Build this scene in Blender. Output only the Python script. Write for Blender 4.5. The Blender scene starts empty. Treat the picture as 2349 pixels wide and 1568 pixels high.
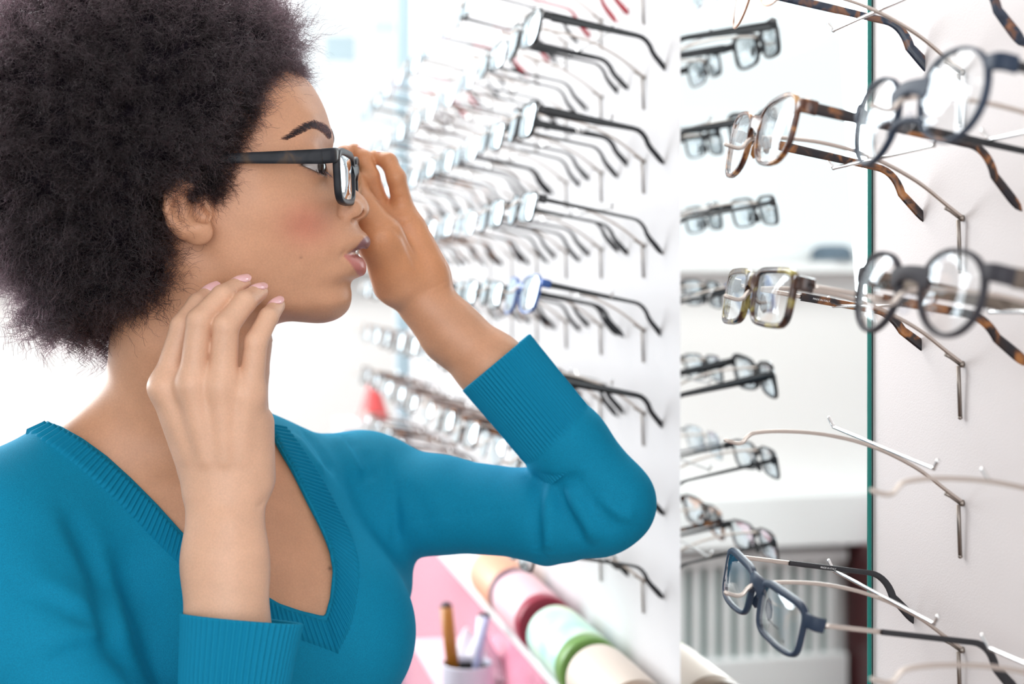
import bpy, bmesh, math, random
import numpy as np
from mathutils import Vector, Matrix

random.seed(11); np.random.seed(11)
SC = bpy.context.scene
COL = SC.collection

# ------------------------------------------------------------------ camera
F = 3262.0                      # focal length in pixels of the 2349 x 1568 frame (50 mm on 36 mm)
CX, HY = 1174.5, 650.0          # optical axis column, horizon row
ZC = 1.50                       # eye height above the floor
cam_d = bpy.data.cameras.new('camera'); cam = bpy.data.objects.new('camera', cam_d)
COL.objects.link(cam); SC.camera = cam
cam.location = (0, 0, ZC); cam.rotation_euler = (math.pi/2, 0, 0)
cam_d.sensor_width = 36.0; cam_d.lens = F*36.0/2349.0
cam_d.shift_y = -(784.0-HY)/2349.0
cam_d.clip_start = 0.02; cam_d.clip_end = 60
cam_d.dof.use_dof = True; cam_d.dof.focus_distance = 0.975; cam_d.dof.aperture_fstop = 5.0
cam_d.dof.aperture_blades = 9

# ------------------------------------------------------------------ view, world, lamps
vs = SC.view_settings
vs.view_transform = 'Standard'; vs.look = 'None'; vs.gamma = 1.0; vs.use_curve_mapping = False
vs.exposure = 0.0
SC.cycles.use_denoising = True
SC.cycles.max_bounces = 10; SC.cycles.diffuse_bounces = 4; SC.cycles.glossy_bounces = 6
SC.cycles.transparent_max_bounces = 32; SC.cycles.transmission_bounces = 6
SC.cycles.sample_clamp_indirect = 6.0
SC.cycles.caustics_reflective = False; SC.cycles.caustics_refractive = False
w = bpy.data.worlds.new('daylight'); SC.world = w; w.use_nodes = True
bg = w.node_tree.nodes['Background']
bg.inputs['Color'].default_value = (0.93, 0.975, 1.0, 1); bg.inputs['Strength'].default_value = 1.25

def area(name, loc, target, sx, sy, power, color=(1, 1, 1)):
    d = bpy.data.lights.new(name, 'AREA'); d.shape = 'RECTANGLE'; d.size = sx; d.size_y = sy
    d.energy = power; d.color = color
    o = bpy.data.objects.new(name, d); COL.objects.link(o); o.location = loc
    o.rotation_euler = (Vector(target)-Vector(loc)).to_track_quat('-Z', 'Y').to_euler()
    return o
area('window_daylight', (-2.55, 2.9, 2.2), (-0.2, 1.0, 1.35), 2.2, 1.6, 130, (0.92, 0.97, 1.0))
area('added_top_light', (-0.35, 1.9, 2.88), (-0.1, 1.3, 1.2), 1.6, 1.0, 38, (1.0, 0.97, 0.94))  # unseen lamp added overhead to light figure and boards
area('added_far_light', (-1.2, 3.4, 2.88), (-1.2, 4.3, 1.0), 2.4, .8, 50, (1.0, 0.98, 0.95))  # unseen lamp added to brighten the far end
area('front_fill', (0.1, -1.5, 1.9), (-0.1, 1.1, 1.4), 2.2, 1.8, 27, (0.97, 0.98, 1.0))  # fill light added behind the camera for face and near board

# ------------------------------------------------------------------ helpers
def tag(o, label=None, cat=None, group=None, kind=None):
    if label: o['label'] = label
    if cat: o['category'] = cat
    if group: o['group'] = group
    if kind: o['kind'] = kind
    return o
def link(name, data, mat=None, parent=None):
    o = bpy.data.objects.new(name, data); COL.objects.link(o)
    if mat is not None: data.materials.append(mat)
    if parent is not None: o.parent = parent
    return o
def empty(name, M=None, parent=None):
    o = bpy.data.objects.new(name, None); COL.objects.link(o); o.empty_display_size = 0.02
    if M is not None: o.matrix_world = M
    if parent is not None: o.parent = parent
    return o
def mesh(name, V, Fc, mat=None, parent=None, smooth=True):
    me = bpy.data.meshes.new(name)
    me.from_pydata([tuple(map(float, v)) for v in V], [], [tuple(map(int, f)) for f in Fc])
    if smooth: me.polygons.foreach_set('use_smooth', [True]*len(me.polygons))
    me.update()
    return link(name, me, mat, parent)
def at(px, py, D):              # the point at depth D that the photograph shows at column px, row py
    return Vector(((px-CX)/F*D, D, ZC+(HY-py)/F*D))

class MB:                        # collects shapes into one mesh
    def __init__(s): s.V = []; s.F = []
    def add(s, V, Fc):
        b = len(s.V); s.V += [tuple(v) for v in V]; s.F += [tuple(i+b for i in f) for f in Fc]
    def box(s, a, b, M=None, bevel=0.0):
        bm = bmesh.new(); bmesh.ops.create_cube(bm, size=1.0)
        for v in bm.verts:
            v.co = Vector([(a[i]+b[i])/2+v.co[i]*(b[i]-a[i]) for i in range(3)])
        if bevel > 0: bmesh.ops.bevel(bm, geom=bm.edges[:], offset=bevel, segments=2, affect='EDGES', profile=0.5)
        bm.verts.index_update()
        s.add([(M @ v.co if M else v.co) for v in bm.verts], [[v.index for v in f.verts] for f in bm.faces]); bm.free()
    def sweep(s, pts, rad, seg=8, closed=False, up=(0, 0, 1), cap=True):
        # rad: per point (a,b) half sizes along side / up, superellipse section
        pts = [Vector(p) for p in pts]; n = len(pts); up = Vector(up); rings = []
        for i, p in enumerate(pts):
            t = (pts[(i+1) % n]-pts[i-1]) if closed else (pts[min(i+1, n-1)]-pts[max(i-1, 0)])
            t.normalize(); side = t.cross(up)
            if side.length < 1e-4: side = t.cross(Vector((1, 0, 0)))
            side.normalize(); u2 = side.cross(t).normalized()
            r = rad[i] if isinstance(rad, list) else rad
            a, b = (r[0], r[1]) if isinstance(r, (tuple, list)) else (r, r)
            e = r[2] if isinstance(r, (tuple, list)) and len(r) > 2 else 1.0
            ring = []
            for k in range(seg):
                th = 2*math.pi*(k+0.5)/seg; c, sn = math.cos(th), math.sin(th)
                ring.append(p+side*(a*math.copysign(abs(c)**e, c))+u2*(b*math.copysign(abs(sn)**e, sn)))
            rings.append(ring)
        V = [v for r in rings for v in r]; Fc = []
        for i in range(n if closed else n-1):
            j = (i+1) % n
            for k in range(seg):
                k2 = (k+1) % seg
                Fc.append((i*seg+k, i*seg+k2, j*seg+k2, j*seg+k))
        if not closed and cap:
            Fc.append(tuple(range(seg))[::-1]); Fc.append(tuple(range((n-1)*seg, n*seg)))
        s.add(V, Fc)
    def lathe(s, prof, seg=32, M=None):
        V = []; Fc = []; n = len(prof)
        for r, z in prof:
            for k in range(seg):
                th = 2*math.pi*k/seg; v = Vector((r*math.cos(th), r*math.sin(th), z)); V.append(M @ v if M else v)
        for i in range(n-1):
            for k in range(seg):
                k2 = (k+1) % seg; Fc.append((i*seg+k, i*seg+k2, (i+1)*seg+k2, (i+1)*seg+k))
        s.add(V, Fc)
    def sphere(s, c, r, seg=12):
        c = Vector(c); self_prof = [(max(1e-5, r*math.sin(math.pi*i/seg)), -r*math.cos(math.pi*i/seg)) for i in range(seg+1)]
        s.lathe(self_prof, seg*2, Matrix.Translation(c))
    def build(s, name, mat=None, parent=None, smooth=True, sharp=None):
        o = mesh(name, s.V, s.F, mat, parent, smooth)
        if sharp: o.data.set_sharp_from_angle(angle=math.radians(sharp))
        return o
def copy_tree(o, parent=None):
    c = o.copy(); COL.objects.link(c)
    if parent is not None: c.parent = parent
    for ch in list(o.children): copy_tree(ch, c)
    return c
def catmull(P, m=8):
    P = [Vector(p) for p in P]; out = []
    for i in range(len(P)-1):
        a, b, c, d = P[max(i-1, 0)], P[i], P[i+1], P[min(i+2, len(P)-1)]
        for k in range(m):
            t = k/m
            out.append(0.5*((2*b)+(c-a)*t+(2*a-5*b+4*c-d)*t*t+(3*b-a-3*c+d)*t**3))
    out.append(P[-1]); return out

# ------------------------------------------------------------------ materials
def mat(name, color=(.8, .8, .8), rough=.5, metal=0.0, spec=.5, **kw):
    m = bpy.data.materials.new(name); m.use_nodes = True
    b = m.node_tree.nodes['Principled BSDF']
    b.inputs['Base Color'].default_value = (*color, 1); b.inputs['Roughness'].default_value = rough
    b.inputs['Metallic'].default_value = metal; b.inputs['Specular IOR Level'].default_value = spec
    for k, v in kw.items(): b.inputs[k.replace('_', ' ')].default_value = v
    return m
def nd(m, t, **inp):
    n = m.node_tree.nodes.new(t)
    for k, v in inp.items():
        if k in n.inputs: n.inputs[k].default_value = v
        else: setattr(n, k, v)
    return n
def ln(m, a, ao, b, bi): m.node_tree.links.new(a.outputs[ao], b.inputs[bi])
def bsdf(m): return m.node_tree.nodes['Principled BSDF']
def noise_color(m, scale, stops, detail=3.0, stretch=(1, 1, 1), dist=0.0):
    tc = nd(m, 'ShaderNodeTexCoord'); mp = nd(m, 'ShaderNodeMapping'); mp.inputs['Scale'].default_value = stretch
    nz = nd(m, 'ShaderNodeTexNoise', Scale=scale, Detail=detail, Distortion=dist); cr = nd(m, 'ShaderNodeValToRGB')
    ln(m, tc, 'Object', mp, 'Vector'); ln(m, mp, 'Vector', nz, 'Vector'); ln(m, nz, 'Fac', cr, 'Fac')
    el = cr.color_ramp.elements
    while len(el) < len(stops): el.new(0.5)
    for e, (p, c) in zip(el, stops): e.position = p; e.color = (*c, 1)
    ln(m, cr, 'Color', bsdf(m), 'Base Color'); return nz
def bump(m, scale, strength, dist=0.001, detail=2.0):
    tc = nd(m, 'ShaderNodeTexCoord'); nz = nd(m, 'ShaderNodeTexNoise', Scale=scale, Detail=detail)
    bp = nd(m, 'ShaderNodeBump', Strength=strength, Distance=dist)
    ln(m, tc, 'Object', nz, 'Vector'); ln(m, nz, 'Fac', bp, 'Height'); ln(m, bp, 'Normal', bsdf(m), 'Normal')
def tortoise(name, stops, scale=70, rough=.18):
    m = mat(name, rough=rough); noise_color(m, scale, stops, 2.0, (1, 1, 1), .6); return m
def clear(name, ior=1.5, tint=(1, 1, 1), refl=(1, 1, 1), boost=1.0):
    m = bpy.data.materials.new(name); m.use_nodes = True; nt = m.node_tree; nt.nodes.clear()
    out = nd(m, 'ShaderNodeOutputMaterial'); tr = nd(m, 'ShaderNodeBsdfTransparent'); gl = nd(m, 'ShaderNodeBsdfGlossy')
    tr.inputs['Color'].default_value = (*tint, 1); gl.inputs['Color'].default_value = (*refl, 1); gl.inputs['Roughness'].default_value = 0.0
    fr = nd(m, 'ShaderNodeFresnel', IOR=ior); mx = nd(m, 'ShaderNodeMixShader')
    ge = nd(m, 'ShaderNodeNewGeometry'); ex = nd(m, 'ShaderNodeMath'); ex.operation = 'MULTIPLY_ADD'; ex.inputs[1].default_value = -2.0; ex.inputs[2].default_value = 1.0
    po = nd(m, 'ShaderNodeMath'); po.operation = 'POWER'; po.inputs[0].default_value = ior
    ln(m, ge, 'Backfacing', ex, 0); ln(m, ex, 'Value', po, 1); ln(m, po, 'Value', fr, 'IOR')     # same reflection from either side of the lens
    if boost != 1.0:
        mm = nd(m, 'ShaderNodeMath'); mm.operation = 'MULTIPLY'; mm.use_clamp = True; mm.inputs[1].default_value = boost
        ln(m, fr, 'Fac', mm, 0); ln(m, mm, 'Value', mx, 'Fac')
    else: ln(m, fr, 'Fac', mx, 'Fac')
    ln(m, tr, 'BSDF', mx, 1); ln(m, gl, 'BSDF', mx, 2); ln(m, mx, 'Shader', out, 'Surface'); return m
def emit(name, color, s):
    m = bpy.data.materials.new(name); m.use_nodes = True; nt = m.node_tree; nt.nodes.clear()
    out = nd(m, 'ShaderNodeOutputMaterial'); e = nd(m, 'ShaderNodeEmission', Strength=s); e.inputs['Color'].default_value = (*color, 1)
    ln(m, e, 'Emission', out, 'Surface'); return m

M = {}
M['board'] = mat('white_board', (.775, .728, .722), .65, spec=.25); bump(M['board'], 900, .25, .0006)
M['board_far'] = mat('white_board_darkened', (.655, .645, .655), .7, spec=.2)  # darker copy of the board white, offsetting strong light on this stretch
M['wall'] = mat('white_plaster', (.82, .81, .80), .8, spec=.2)
M['ceiling'] = mat('ceiling_white', (.85, .85, .84), .9, spec=.1)
M['floor'] = mat('brown_floor', (.10, .055, .035), .45); noise_color(M['floor'], 3, [(.3, (.07, .035, .022)), (.7, (.15, .085, .055))], 6, (1, 12, 1))
M['mirror'] = mat('mirror_silver', (.90, .945, .945), .0, 1.0)
M['mirror_edge'] = mat('mirror_green_edge', (.0, .20, .17), .15, spec=.6)
M['mirror_back'] = mat('mirror_dark_backing', (.02, .05, .05), .6)
M['steel'] = mat('satin_steel', (.62, .55, .50), .28, 1.0)
M['steel_bright'] = mat('bright_steel', (.86, .86, .86), .18, 1.0)
M['steel_dark'] = mat('aged_steel', (.30, .26, .23), .4, 1.0)
M['lens'] = clear('clear_lens', 1.5, (.985, .99, .99), (.92, .97, 1.0), 1.0)
M['lens_coated'] = clear('coated_lens', 1.5, (.97, .985, .99), (.85, .95, 1.0), 2.6)
M['black'] = mat('black_acetate', (.012, .013, .016), .22)
M['navy'] = mat('navy_matte', (.017, .032, .062), .45, spec=.35)
M['charcoal'] = mat('charcoal_rubber', (.018, .018, .022), .5)
M['grey_acetate'] = mat('grey_acetate', (.034, .032, .040), .5, spec=.3)
M['tort_dark'] = tortoise('dark_tortoise', [(.36, (.014, .013, .018)), (.52, (.03, .018, .016)), (.60, (.22, .085, .03)), (.72, (.42, .17, .05))], 85)
M['tort_blue'] = tortoise('blue_tortoise', [(.38, (.012, .02, .04)), (.52, (.03, .045, .075)), (.62, (.18, .085, .05)), (.75, (.32, .15, .09))], 90)
M['tort_green'] = tortoise('olive_tortoise', [(.36, (.018, .010, .010)), (.50, (.07, .03, .018)), (.60, (.25, .20, .05)), (.74, (.45, .40, .12))], 80)
M['tort_amber'] = tortoise('amber_tortoise', [(.34, (.03, .012, .01)), (.50, (.12, .04, .018)), (.64, (.45, .20, .06)), (.78, (.6, .40, .18))], 80)
M['horn'] = tortoise('brown_grey_horn', [(.36, (.07, .055, .045)), (.55, (.16, .125, .10)), (.72, (.30, .26, .22))], 45, .25)
M['dark_horn'] = tortoise('dark_brushed_horn', [(.40, (.010, .012, .016)), (.58, (.022, .024, .030)), (.70, (.07, .045, .03)), (.84, (.12, .085, .06))], 60, .42); bsdf(M['dark_horn']).inputs['Specular IOR Level'].default_value = .22
M['crystal'] = clear('clear_acetate', 1.49, (.90, .91, .93), (1, 1, 1), 2.0)
M['red'] = mat('red_acetate', (.45, .01, .03), .3)
M['blue'] = mat('blue_acetate', (.02, .10, .38), .3)
M['brown'] = mat('brown_acetate', (.09, .04, .025), .3)
M['copper'] = mat('copper_metal', (.45, .26, .17), .35, .8)
M['grey_metal'] = mat('grey_metal', (.25, .26, .28), .3, .9)
M['white_paint'] = mat('white_enamel', (.80, .82, .82), .35)
M['radiator'] = mat('radiator_enamel', (.72, .74, .74), .4)
M['radiator_gap'] = mat('radiator_inner_green', (.22, .32, .30), .6)
M['dark_red'] = mat('brown_red_lacquer', (.075, .02, .022), .35)
M['print'] = mat('white_print', (.85, .85, .85), .6)
M['print_grey'] = mat('grey_print', (.05, .055, .06), .6)
# ------------------------------------------------------------------ the display wall: its frame of axes
MT = Vector((0.280, 0.882, 0)); MT2 = Vector((0.142, 1.517, 0))
DV = (MT2-MT).normalized()                     # along the wall, away from the camera
NV = Vector((-DV.y, DV.x, 0))                  # out of the wall, into the shop
ZV = Vector((0, 0, 1))
WM = Matrix(((DV.x, NV.x, 0, MT.x), (DV.y, NV.y, 0, MT.y), (0, 0, 1, 0), (0, 0, 0, 1)))   # local (along, out, up)
def wall(s, o, z): return WM @ Vector((s, o, z))
S_EDGE1 = (1.001-MT.y)/DV.y; S_EDGE2 = (1.393-MT.y)/DV.y; S_END = 2.41

def struct(name, mb, m, smooth=False): return tag(mb.build(name, m, None, smooth), kind='structure')
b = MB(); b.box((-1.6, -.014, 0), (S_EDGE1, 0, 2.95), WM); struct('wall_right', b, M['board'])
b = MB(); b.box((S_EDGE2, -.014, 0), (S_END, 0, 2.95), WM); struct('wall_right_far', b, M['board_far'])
b = MB(); b.box((-2.6, -.16, 0), (S_END, -.014, 2.95), WM); struct('wall_right_base', b, M['wall'])

# mirror let into the wall between the two boards
mr = empty('wall_mirror', Matrix.Translation(wall((S_EDGE1+S_EDGE2)/2, 0, .35)))
tag(mr, 'tall frameless wall mirror with a green glass edge between the display boards', 'mirror')
MI = mr.matrix_world.inverted()
def mpart(name, a, bb, m, smooth=False, bevel=0):
    b = MB(); b.box(a, bb, MI @ WM, bevel); return b.build(name, m, mr, smooth)
mpart('backing_board', (S_EDGE1+.0006, -.013, .35), (S_EDGE2, .0006, 2.6), M['mirror_back'])
mpart('mirror_glass', (S_EDGE1+.0008, .0007, .35), (S_EDGE2, .0042, 2.6), M['mirror'])
mpart('glass_edge', (S_EDGE1, .0012, .35), (S_EDGE1+.0007, .0040, 2.6), M['mirror_edge'])

# room shell, square to the display wall (along, out, up)
S0, S1, O1, HC = -2.6, 3.90, 4.3, 2.95
O0 = -1.9
b = MB(); b.box((S0, O0, -.06), (S1+.2, O1+.2, 0), WM); struct('floor', b, M['floor'])
b = MB(); b.box((S0, O0, HC), (S1+.2, O1+.2, HC+.08), WM); struct('ceiling', b, M['ceiling'])
def window(name, lo, hi, z0, z1, sill, posts, axis):
    # a framed window in the opening lo..hi (axis 'o': in the back wall, 's': in the left wall)
    e = empty(name); tag(e, kind='structure')
    def bx(u0, u1, t0, t1, za, zb):
        return ((S1+t0, u0, za), (S1+t1, u1, zb)) if axis == 'o' else ((u0, O1+t0, za), (u1, O1+t1, zb))
    b = MB(); f = .05
    for u in [lo]+list(posts)+[hi-f]: b.box(*bx(u, u+f, .05, .11, z0, z1), WM)
    b.box(*bx(lo, hi, .05, .11, z0, z0+f), WM); b.box(*bx(lo, hi, .05, .11, z1-f, z1), WM)
    b.build('window_frame', M['white_paint'], e, False)
    b = MB(); b.box(*bx(lo+.02, hi-.02, .075, .081, z0+.02, z1-.02), WM); b.build('window_pane', M['lens'], e, False)
    b = MB(); b.box(*bx(lo-.03, hi+.03, -.10, .05, z0-.035, z0), WM); b.build('window_sill', M['white_paint'], e, False)
def holed(name, lo, hi, holes, axis):
    b = MB(); cur = lo
    def bx(u0, u1, za, zb): return ((S1, u0, za), (S1+.2, u1, zb)) if axis == 'o' else ((u0, O1, za), (u1, O1+.2, zb))
    for (u0, u1, z0, z1) in holes:
        b.box(*bx(cur, u0, 0, HC), WM); b.box(*bx(u0, u1, 0, z0), WM); b.box(*bx(u0, u1, z1, HC), WM); cur = u1
    b.box(*bx(cur, hi, 0, HC), WM); struct(name, b, M['wall'])
ZW = 1.575
holed('wall_back', O0, O1, [(-1.4, 3.9, ZW, 2.78)], 'o'); window('window_1', -1.4, 3.9, ZW, 2.78, .1, [.95, 2.5], 'o')
b = MB(); b.box((S_END-.2, O0-.15, 0), (S1, O0, HC), WM); struct('wall_side', b, M['wall'])
holed('wall_left', S0, S1, [(-.6, 3.4, .95, 2.78)], 's'); window('window_2', -.6, 3.4, .95, 2.78, .1, [.9, 2.2], 's')
# end post of the display wall
b = MB(); b.box((S_END, -.014, 0), (S_END+.03, .03, HC), WM); struct('trim_1', b, mat('blue_grey_post', (.42, .56, .63), .3))

# radiator with its cover shelf below the back window (seen in the mirror)
rd = empty('radiator', Matrix.Translation(wall(S1, 1.2, .1))); RI = rd.matrix_world.inverted()
tag(rd, 'white ribbed panel radiator low on the back wall seen in the mirror', 'radiator')
r0, r1 = .95, 1.72
b = MB(); b.box((S1-.055, r0, .14), (S1-.02, r1, .56), RI @ WM); b.build('inner_panel', M['radiator_gap'], rd, False)
n = 14
for i in range(n):
    b = MB(); u = r0+(r1-r0)*(i+.5)/n; hw = .27*(r1-r0)/n
    b.box((S1-.085, u-hw, .20), (S1-.055, u+hw, .54), RI @ WM, .004); b.build('fin', M['radiator'], rd, False)
b = MB(); b.box((S1-.10, r0-.02, .05), (S1-.02, r1+.03, .21), RI @ WM, .006); b.build('bottom_rail', M['radiator'], rd, False)
b = MB(); b.box((S1-.10, r0-.02, .53), (S1-.02, r1+.03, .575), RI @ WM, .006); b.build('top_rail', M['radiator'], rd, False)
b = MB(); b.box((S1-.16, .3, .60), (S1, 2.1, .775), WM, .006)
tag(b.build('wall_ledge', M['white_paint'], None, False), 'white boxed ledge on the wall above the radiator in the mirror', 'ledge')
b = MB(); b.box((S1-.5, r1+.05, .0), (S1-.03, r1+1.1, .60), WM, .006)
cb = tag(b.build('cabinet', M['dark_red'], None, False), 'dark brown-red low cabinet beside the radiator, seen in the mirror', 'cabinet')
# small grey notice on the back window
nt_ = MB(); 
p0 = at(747, 140, 4.62); p1 = at(813, 84, 4.62)
def oz(px, py, s):            # (out, up) on the plane at distance s along the wall, where the photo shows px,py
    k = (px-CX)/F; sc = -(MT.x*DV.x+MT.y*DV.y); t = (s-sc)/(k*DV.x+DV.y)
    P = Vector((k*t-MT.x, t-MT.y, 0)); return P.dot(NV), ZC+(HY-py)/F*t
(o0, z0), (o1, z1) = oz(813, 141, S1+.06), oz(747, 84, S1+.06)
nt_.box((S1+.045, o0, z0), (S1+.049, o1, z1), WM)
tag(nt_.build('window_notice', mat('grey_blue_card', (.45, .58, .64), .7), None, False), 'small square grey-blue notice on the bright back window', 'notice')
(o0, z0), (o1, z1) = oz(925, 78, S1+.06), oz(858, 50, S1+.06)
b = MB(); b.box((S1+.045, o0, z0), (S1+.049, o1, z1), WM)
tag(b.build('window_sticker', mat('pale_green_card', (.60, .70, .70), .7), None, False), 'pale oblong sticker on the back window near the display wall', 'sticker')
# ceiling light panels, added out of view to brighten the room
for i, (s, o) in enumerate([(.7, 1.1), (2.3, 1.1), (.7, 2.8), (2.3, 2.8)]):
    e = empty('added_ceiling_lamp', Matrix.Translation(wall(s, o, HC))); I = e.matrix_world.inverted()
    tag(e, 'added square white ceiling light panel, out of view', 'lamp', 'added ceiling light panels')
    b = MB(); b.box((s-.30, o-.30, HC-.03), (s+.30, o+.30, HC-.0005), I @ WM, .004); b.build('lamp_housing', M['white_paint'], e, False)
    b = MB(); b.box((s-.27, o-.27, HC-.034), (s+.27, o+.27, HC-.0301), I @ WM); b.build('diffuser', emit('lamp_glow', (1, .97, .93), 3.0) if i == 0 else e0, e, False)
    if i == 0: e0 = bpy.data.materials['lamp_glow']
# ------------------------------------------------------------------ spectacles
# local axes: x across the front, y back along the temples, z up; origin at the middle of the front
def rim_outline(st, n):
    a, h, e, tilt = st['w']/2, st['h']/2, st.get('e', .6), st.get('lift', 0.0)
    P = []
    for i in range(n):
        th = 2*math.pi*i/n; c, s = math.cos(th), math.sin(th)
        x = a*math.copysign(abs(c)**e, c); z = h*math.copysign(abs(s)**e, s)
        x *= 1+st.get('flare', .06)*z/h                    # wider at the top
        z += tilt*(x/a)*(.5+.5*z/h)                        # outer top corner lifted
        if z < 0: z *= 1-.10*max(0, -x/a)                  # nasal bottom cut away
        P.append((x, z))
    return P
def curve_y(x): return 1.15*x*x
def front_parts(st, n=40, seg=8):
    cx = st['bridge']/2+st['w']/2; rw, rd = st['rw'], st['rd']; top = st.get('top', 1.0)
    mb = MB(); lens = []
    for sg in (-1, 1):
        ol = rim_outline(st, n); pts = []; rad = []
        for (x, z) in ol:
            X = sg*(cx+x); pts.append((X, curve_y(X), z)); k = 1+(top-1)*max(0, z/(st['h']/2))**1.5
            rad.append((rd, rw*k, .55) if not st.get('wire') else (rw, rw, 1.0))
        V0 = len(mb.V)
        # radial section: side = along y
        N = len(pts); ring = []
        for i in range(N):
            p = Vector(pts[i]); t = (Vector(pts[(i+1) % N])-Vector(pts[i-1])).normalized()
            s = Vector((0, 1, 0)); u = t.cross(s).normalized(); a, b_, e = rad[i]
            for k in range(seg):
                th = 2*math.pi*(k+.5)/seg; c, sn = math.cos(th), math.sin(th)
                ring.append(p+s*(a*math.copysign(abs(c)**e, c))+u*(b_*math.copysign(abs(sn)**e, sn)))
        Fc = [(i*seg+k, i*seg+(k+1) % seg, ((i+1) % N)*seg+(k+1) % seg, ((i+1) % N)*seg+k) for i in range(N) for k in range(seg)]
        mb.add(ring, Fc)
        L = MB(); V = []; th = .0009; R = 6
        for side in (-1, 1):
            for r in range(R+1):
                f = r/R
                for (x, z) in ol:
                    X = sg*(cx+x*f); V.append((X, curve_y(sg*cx)*(1-f*f)+curve_y(X)*f*f-(1-f*f)*.0022+side*th, z*f))
        Fc = []
        for q in range(2):
            o = q*(R+1)*N
            for r in range(R):
                for i in range(N):
                    j = (i+1) % N; Fc.append((o+r*N+i, o+r*N+j, o+(r+1)*N+j, o+(r+1)*N+i))
        for i in range(N): j = (i+1) % N; Fc.append((R*N+i, R*N+j, (R+1)*N+R*N+j, (R+1)*N+R*N+i))
        L.add(V, Fc); lens.append(L)
    # bridge
    bz = st.get('bz', .18)*st['h']; xr = st['bridge']/2+.0015+(.10*st['w'] if st.get('e', .6) > .85 else 0.0)
    bh = st.get('bh', .004)
    P = [(-xr, curve_y(xr), bz-.001), (-xr*.5, -.0012, bz+.0012), (0, -.0020, bz+.002), (xr*.5, -.0012, bz+.0012), (xr, curve_y(xr), bz-.001)]
    P = catmull(P, 4); mb.sweep(P, [(rd*.95, bh*(1+.6*abs(p.x/xr)**2), .6) for p in P] if not st.get('wire') else rw*1.1, seg)
    if st.get('keyhole'):
        P2 = [(p.x, p.y, p.z-.016) for p in P]; mb.sweep(P2, [(rd*.8, .0016, .7)]*len(P2), seg)
    # end pieces
    hz = st.get('hz', .30)*st['h']; xo = cx+st['w']/2*1.02
    for sg in (-1, 1):
        P = [(sg*(xo-.002), curve_y(xo), hz), (sg*(xo+.003), curve_y(xo)+.0006, hz), (sg*(xo+.0062), curve_y(xo)+.0030, hz-.0004), (sg*(xo+.0068), curve_y(xo)+.0085, hz-.0008)]
        eh = st.get('eh', .0042)
        mb.sweep(catmull(P, 4), [(rd*.8, eh, .6)]*13 if not st.get('wire') else [(.0012, .0016, .7)]*13, seg)
    pads = []
    for sg in (-1, 1):
        p = MB(); q = []
        for r in range(5):
            a = math.pi*r/4; q.append((max(1e-4, math.sin(a)), -math.cos(a)))
        m = Matrix.Translation((sg*(st['bridge']/2+.0002), .0055, bz-.0115)) @ Matrix.Rotation(sg*-.45, 4, 'Y') @ Matrix.Rotation(sg*.5, 4, 'Z') @ Matrix.Diagonal((.0016, .0034, .0068, 1))
        p.lathe(q, 10, m)
        if st.get('wire'):
            p.sweep([(sg*(st['bridge']/2+.003), .001, bz-.004), (sg*(st['bridge']/2+.0025), .006, bz-.007), (sg*st['bridge']/2, .0062, bz-.0115)], .0005, 6)
        pads.append(p)
    return mb, lens, pads, xo+.0068, curve_y(xo)+.0088, hz-.0008
def temple_path(sg, xh, yh, zh, L=.140, splay=.0, bend=.72, n=18):
    P = []
    straight = L*.66
    for i in range(n+1):
        t = i/n*L
        if t <= straight: y, z = t, 0.0
        else:
            q = t-straight; a = min(1.0, q/.022)*bend; y = straight+q*math.cos(a*.80); z = -q*math.sin(a)*.95
        P.append(Vector((sg*(xh-.0012+splay*t-.10*max(0, t-straight)), yh+y, zh+z)))
    return P
def temples(st, xh, yh, zh, seg=8, n=18):
    out = []; L = st.get('L', .140); th, tb, tt = st.get('th', .0030), st.get('tb', .0018), st.get('tt', .0030)
    for sg in (-1, 1):
        P = temple_path(sg, xh, yh, zh, L, st.get('splay', .0), st.get('bend', .72), n=n); N = len(P)
        fi = int(N*st.get('arm', 0.0)); segs = []
        R = []
        for i in range(N):
            f = i/(N-1); hh = th+(tb-th)*min(1, f/.66) if f < .66 else tb+(tt-tb)*min(1, (f-.66)/.26)
            if f > .93: hh *= math.sqrt(max(.004, 1-((f-.93)/.07)**2))
            R.append((st.get('tw', .0011), hh, .7))
        if fi:
            a = MB(); a.sweep(P[:fi+1], [(.0010, .0014, .8)]*(fi+1), seg); segs.append(a)
            a = MB(); a.sweep(P[fi:], R[fi:], seg); segs.append(a)
        else:
            a = MB(); a.sweep(P, R, seg); segs.append(a)
        out.append(segs)
    return out
STY = dict(
    rect=dict(w=.052, h=.034, e=.42, bz=.27, bh=.0044, bridge=.017, rw=.0017, rd=.0019, top=1.25, flare=.05),
    rect_thin=dict(w=.051, h=.031, e=.45, bridge=.018, rw=.0011, rd=.0014, top=1.2, th=.0022, tb=.0014),
    soft=dict(w=.050, h=.039, e=.68, bridge=.018, rw=.0013, rd=.0018, flare=.09, lift=.002),
    panto=dict(w=.047, h=.043, e=.92, bridge=.021, rw=.0014, rd=.0019, flare=.05, keyhole=False, bh=.0036, hz=.25),
    wire=dict(w=.050, h=.038, e=.75, bridge=.019, rw=.0008, rd=.0008, wire=True, th=.0022, tb=.0016, arm=.0, flare=.05),
    wire_rect=dict(w=.051, h=.031, e=.5, bridge=.018, rw=.0008, rd=.0008, wire=True, th=.0020, tb=.0014, arm=.30),
    bold=dict(w=.053, h=.039, e=.42, bridge=.017, rw=.0024, rd=.0024, top=1.2, th=.0055, tb=.0036, tt=.0042, tw=.0015, L=.142),
    wide=dict(w=.055, h=.036, e=.5, bridge=.016, rw=.0018, rd=.0020, top=1.5, th=.0050, tb=.0026, lift=.002),
)
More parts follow.
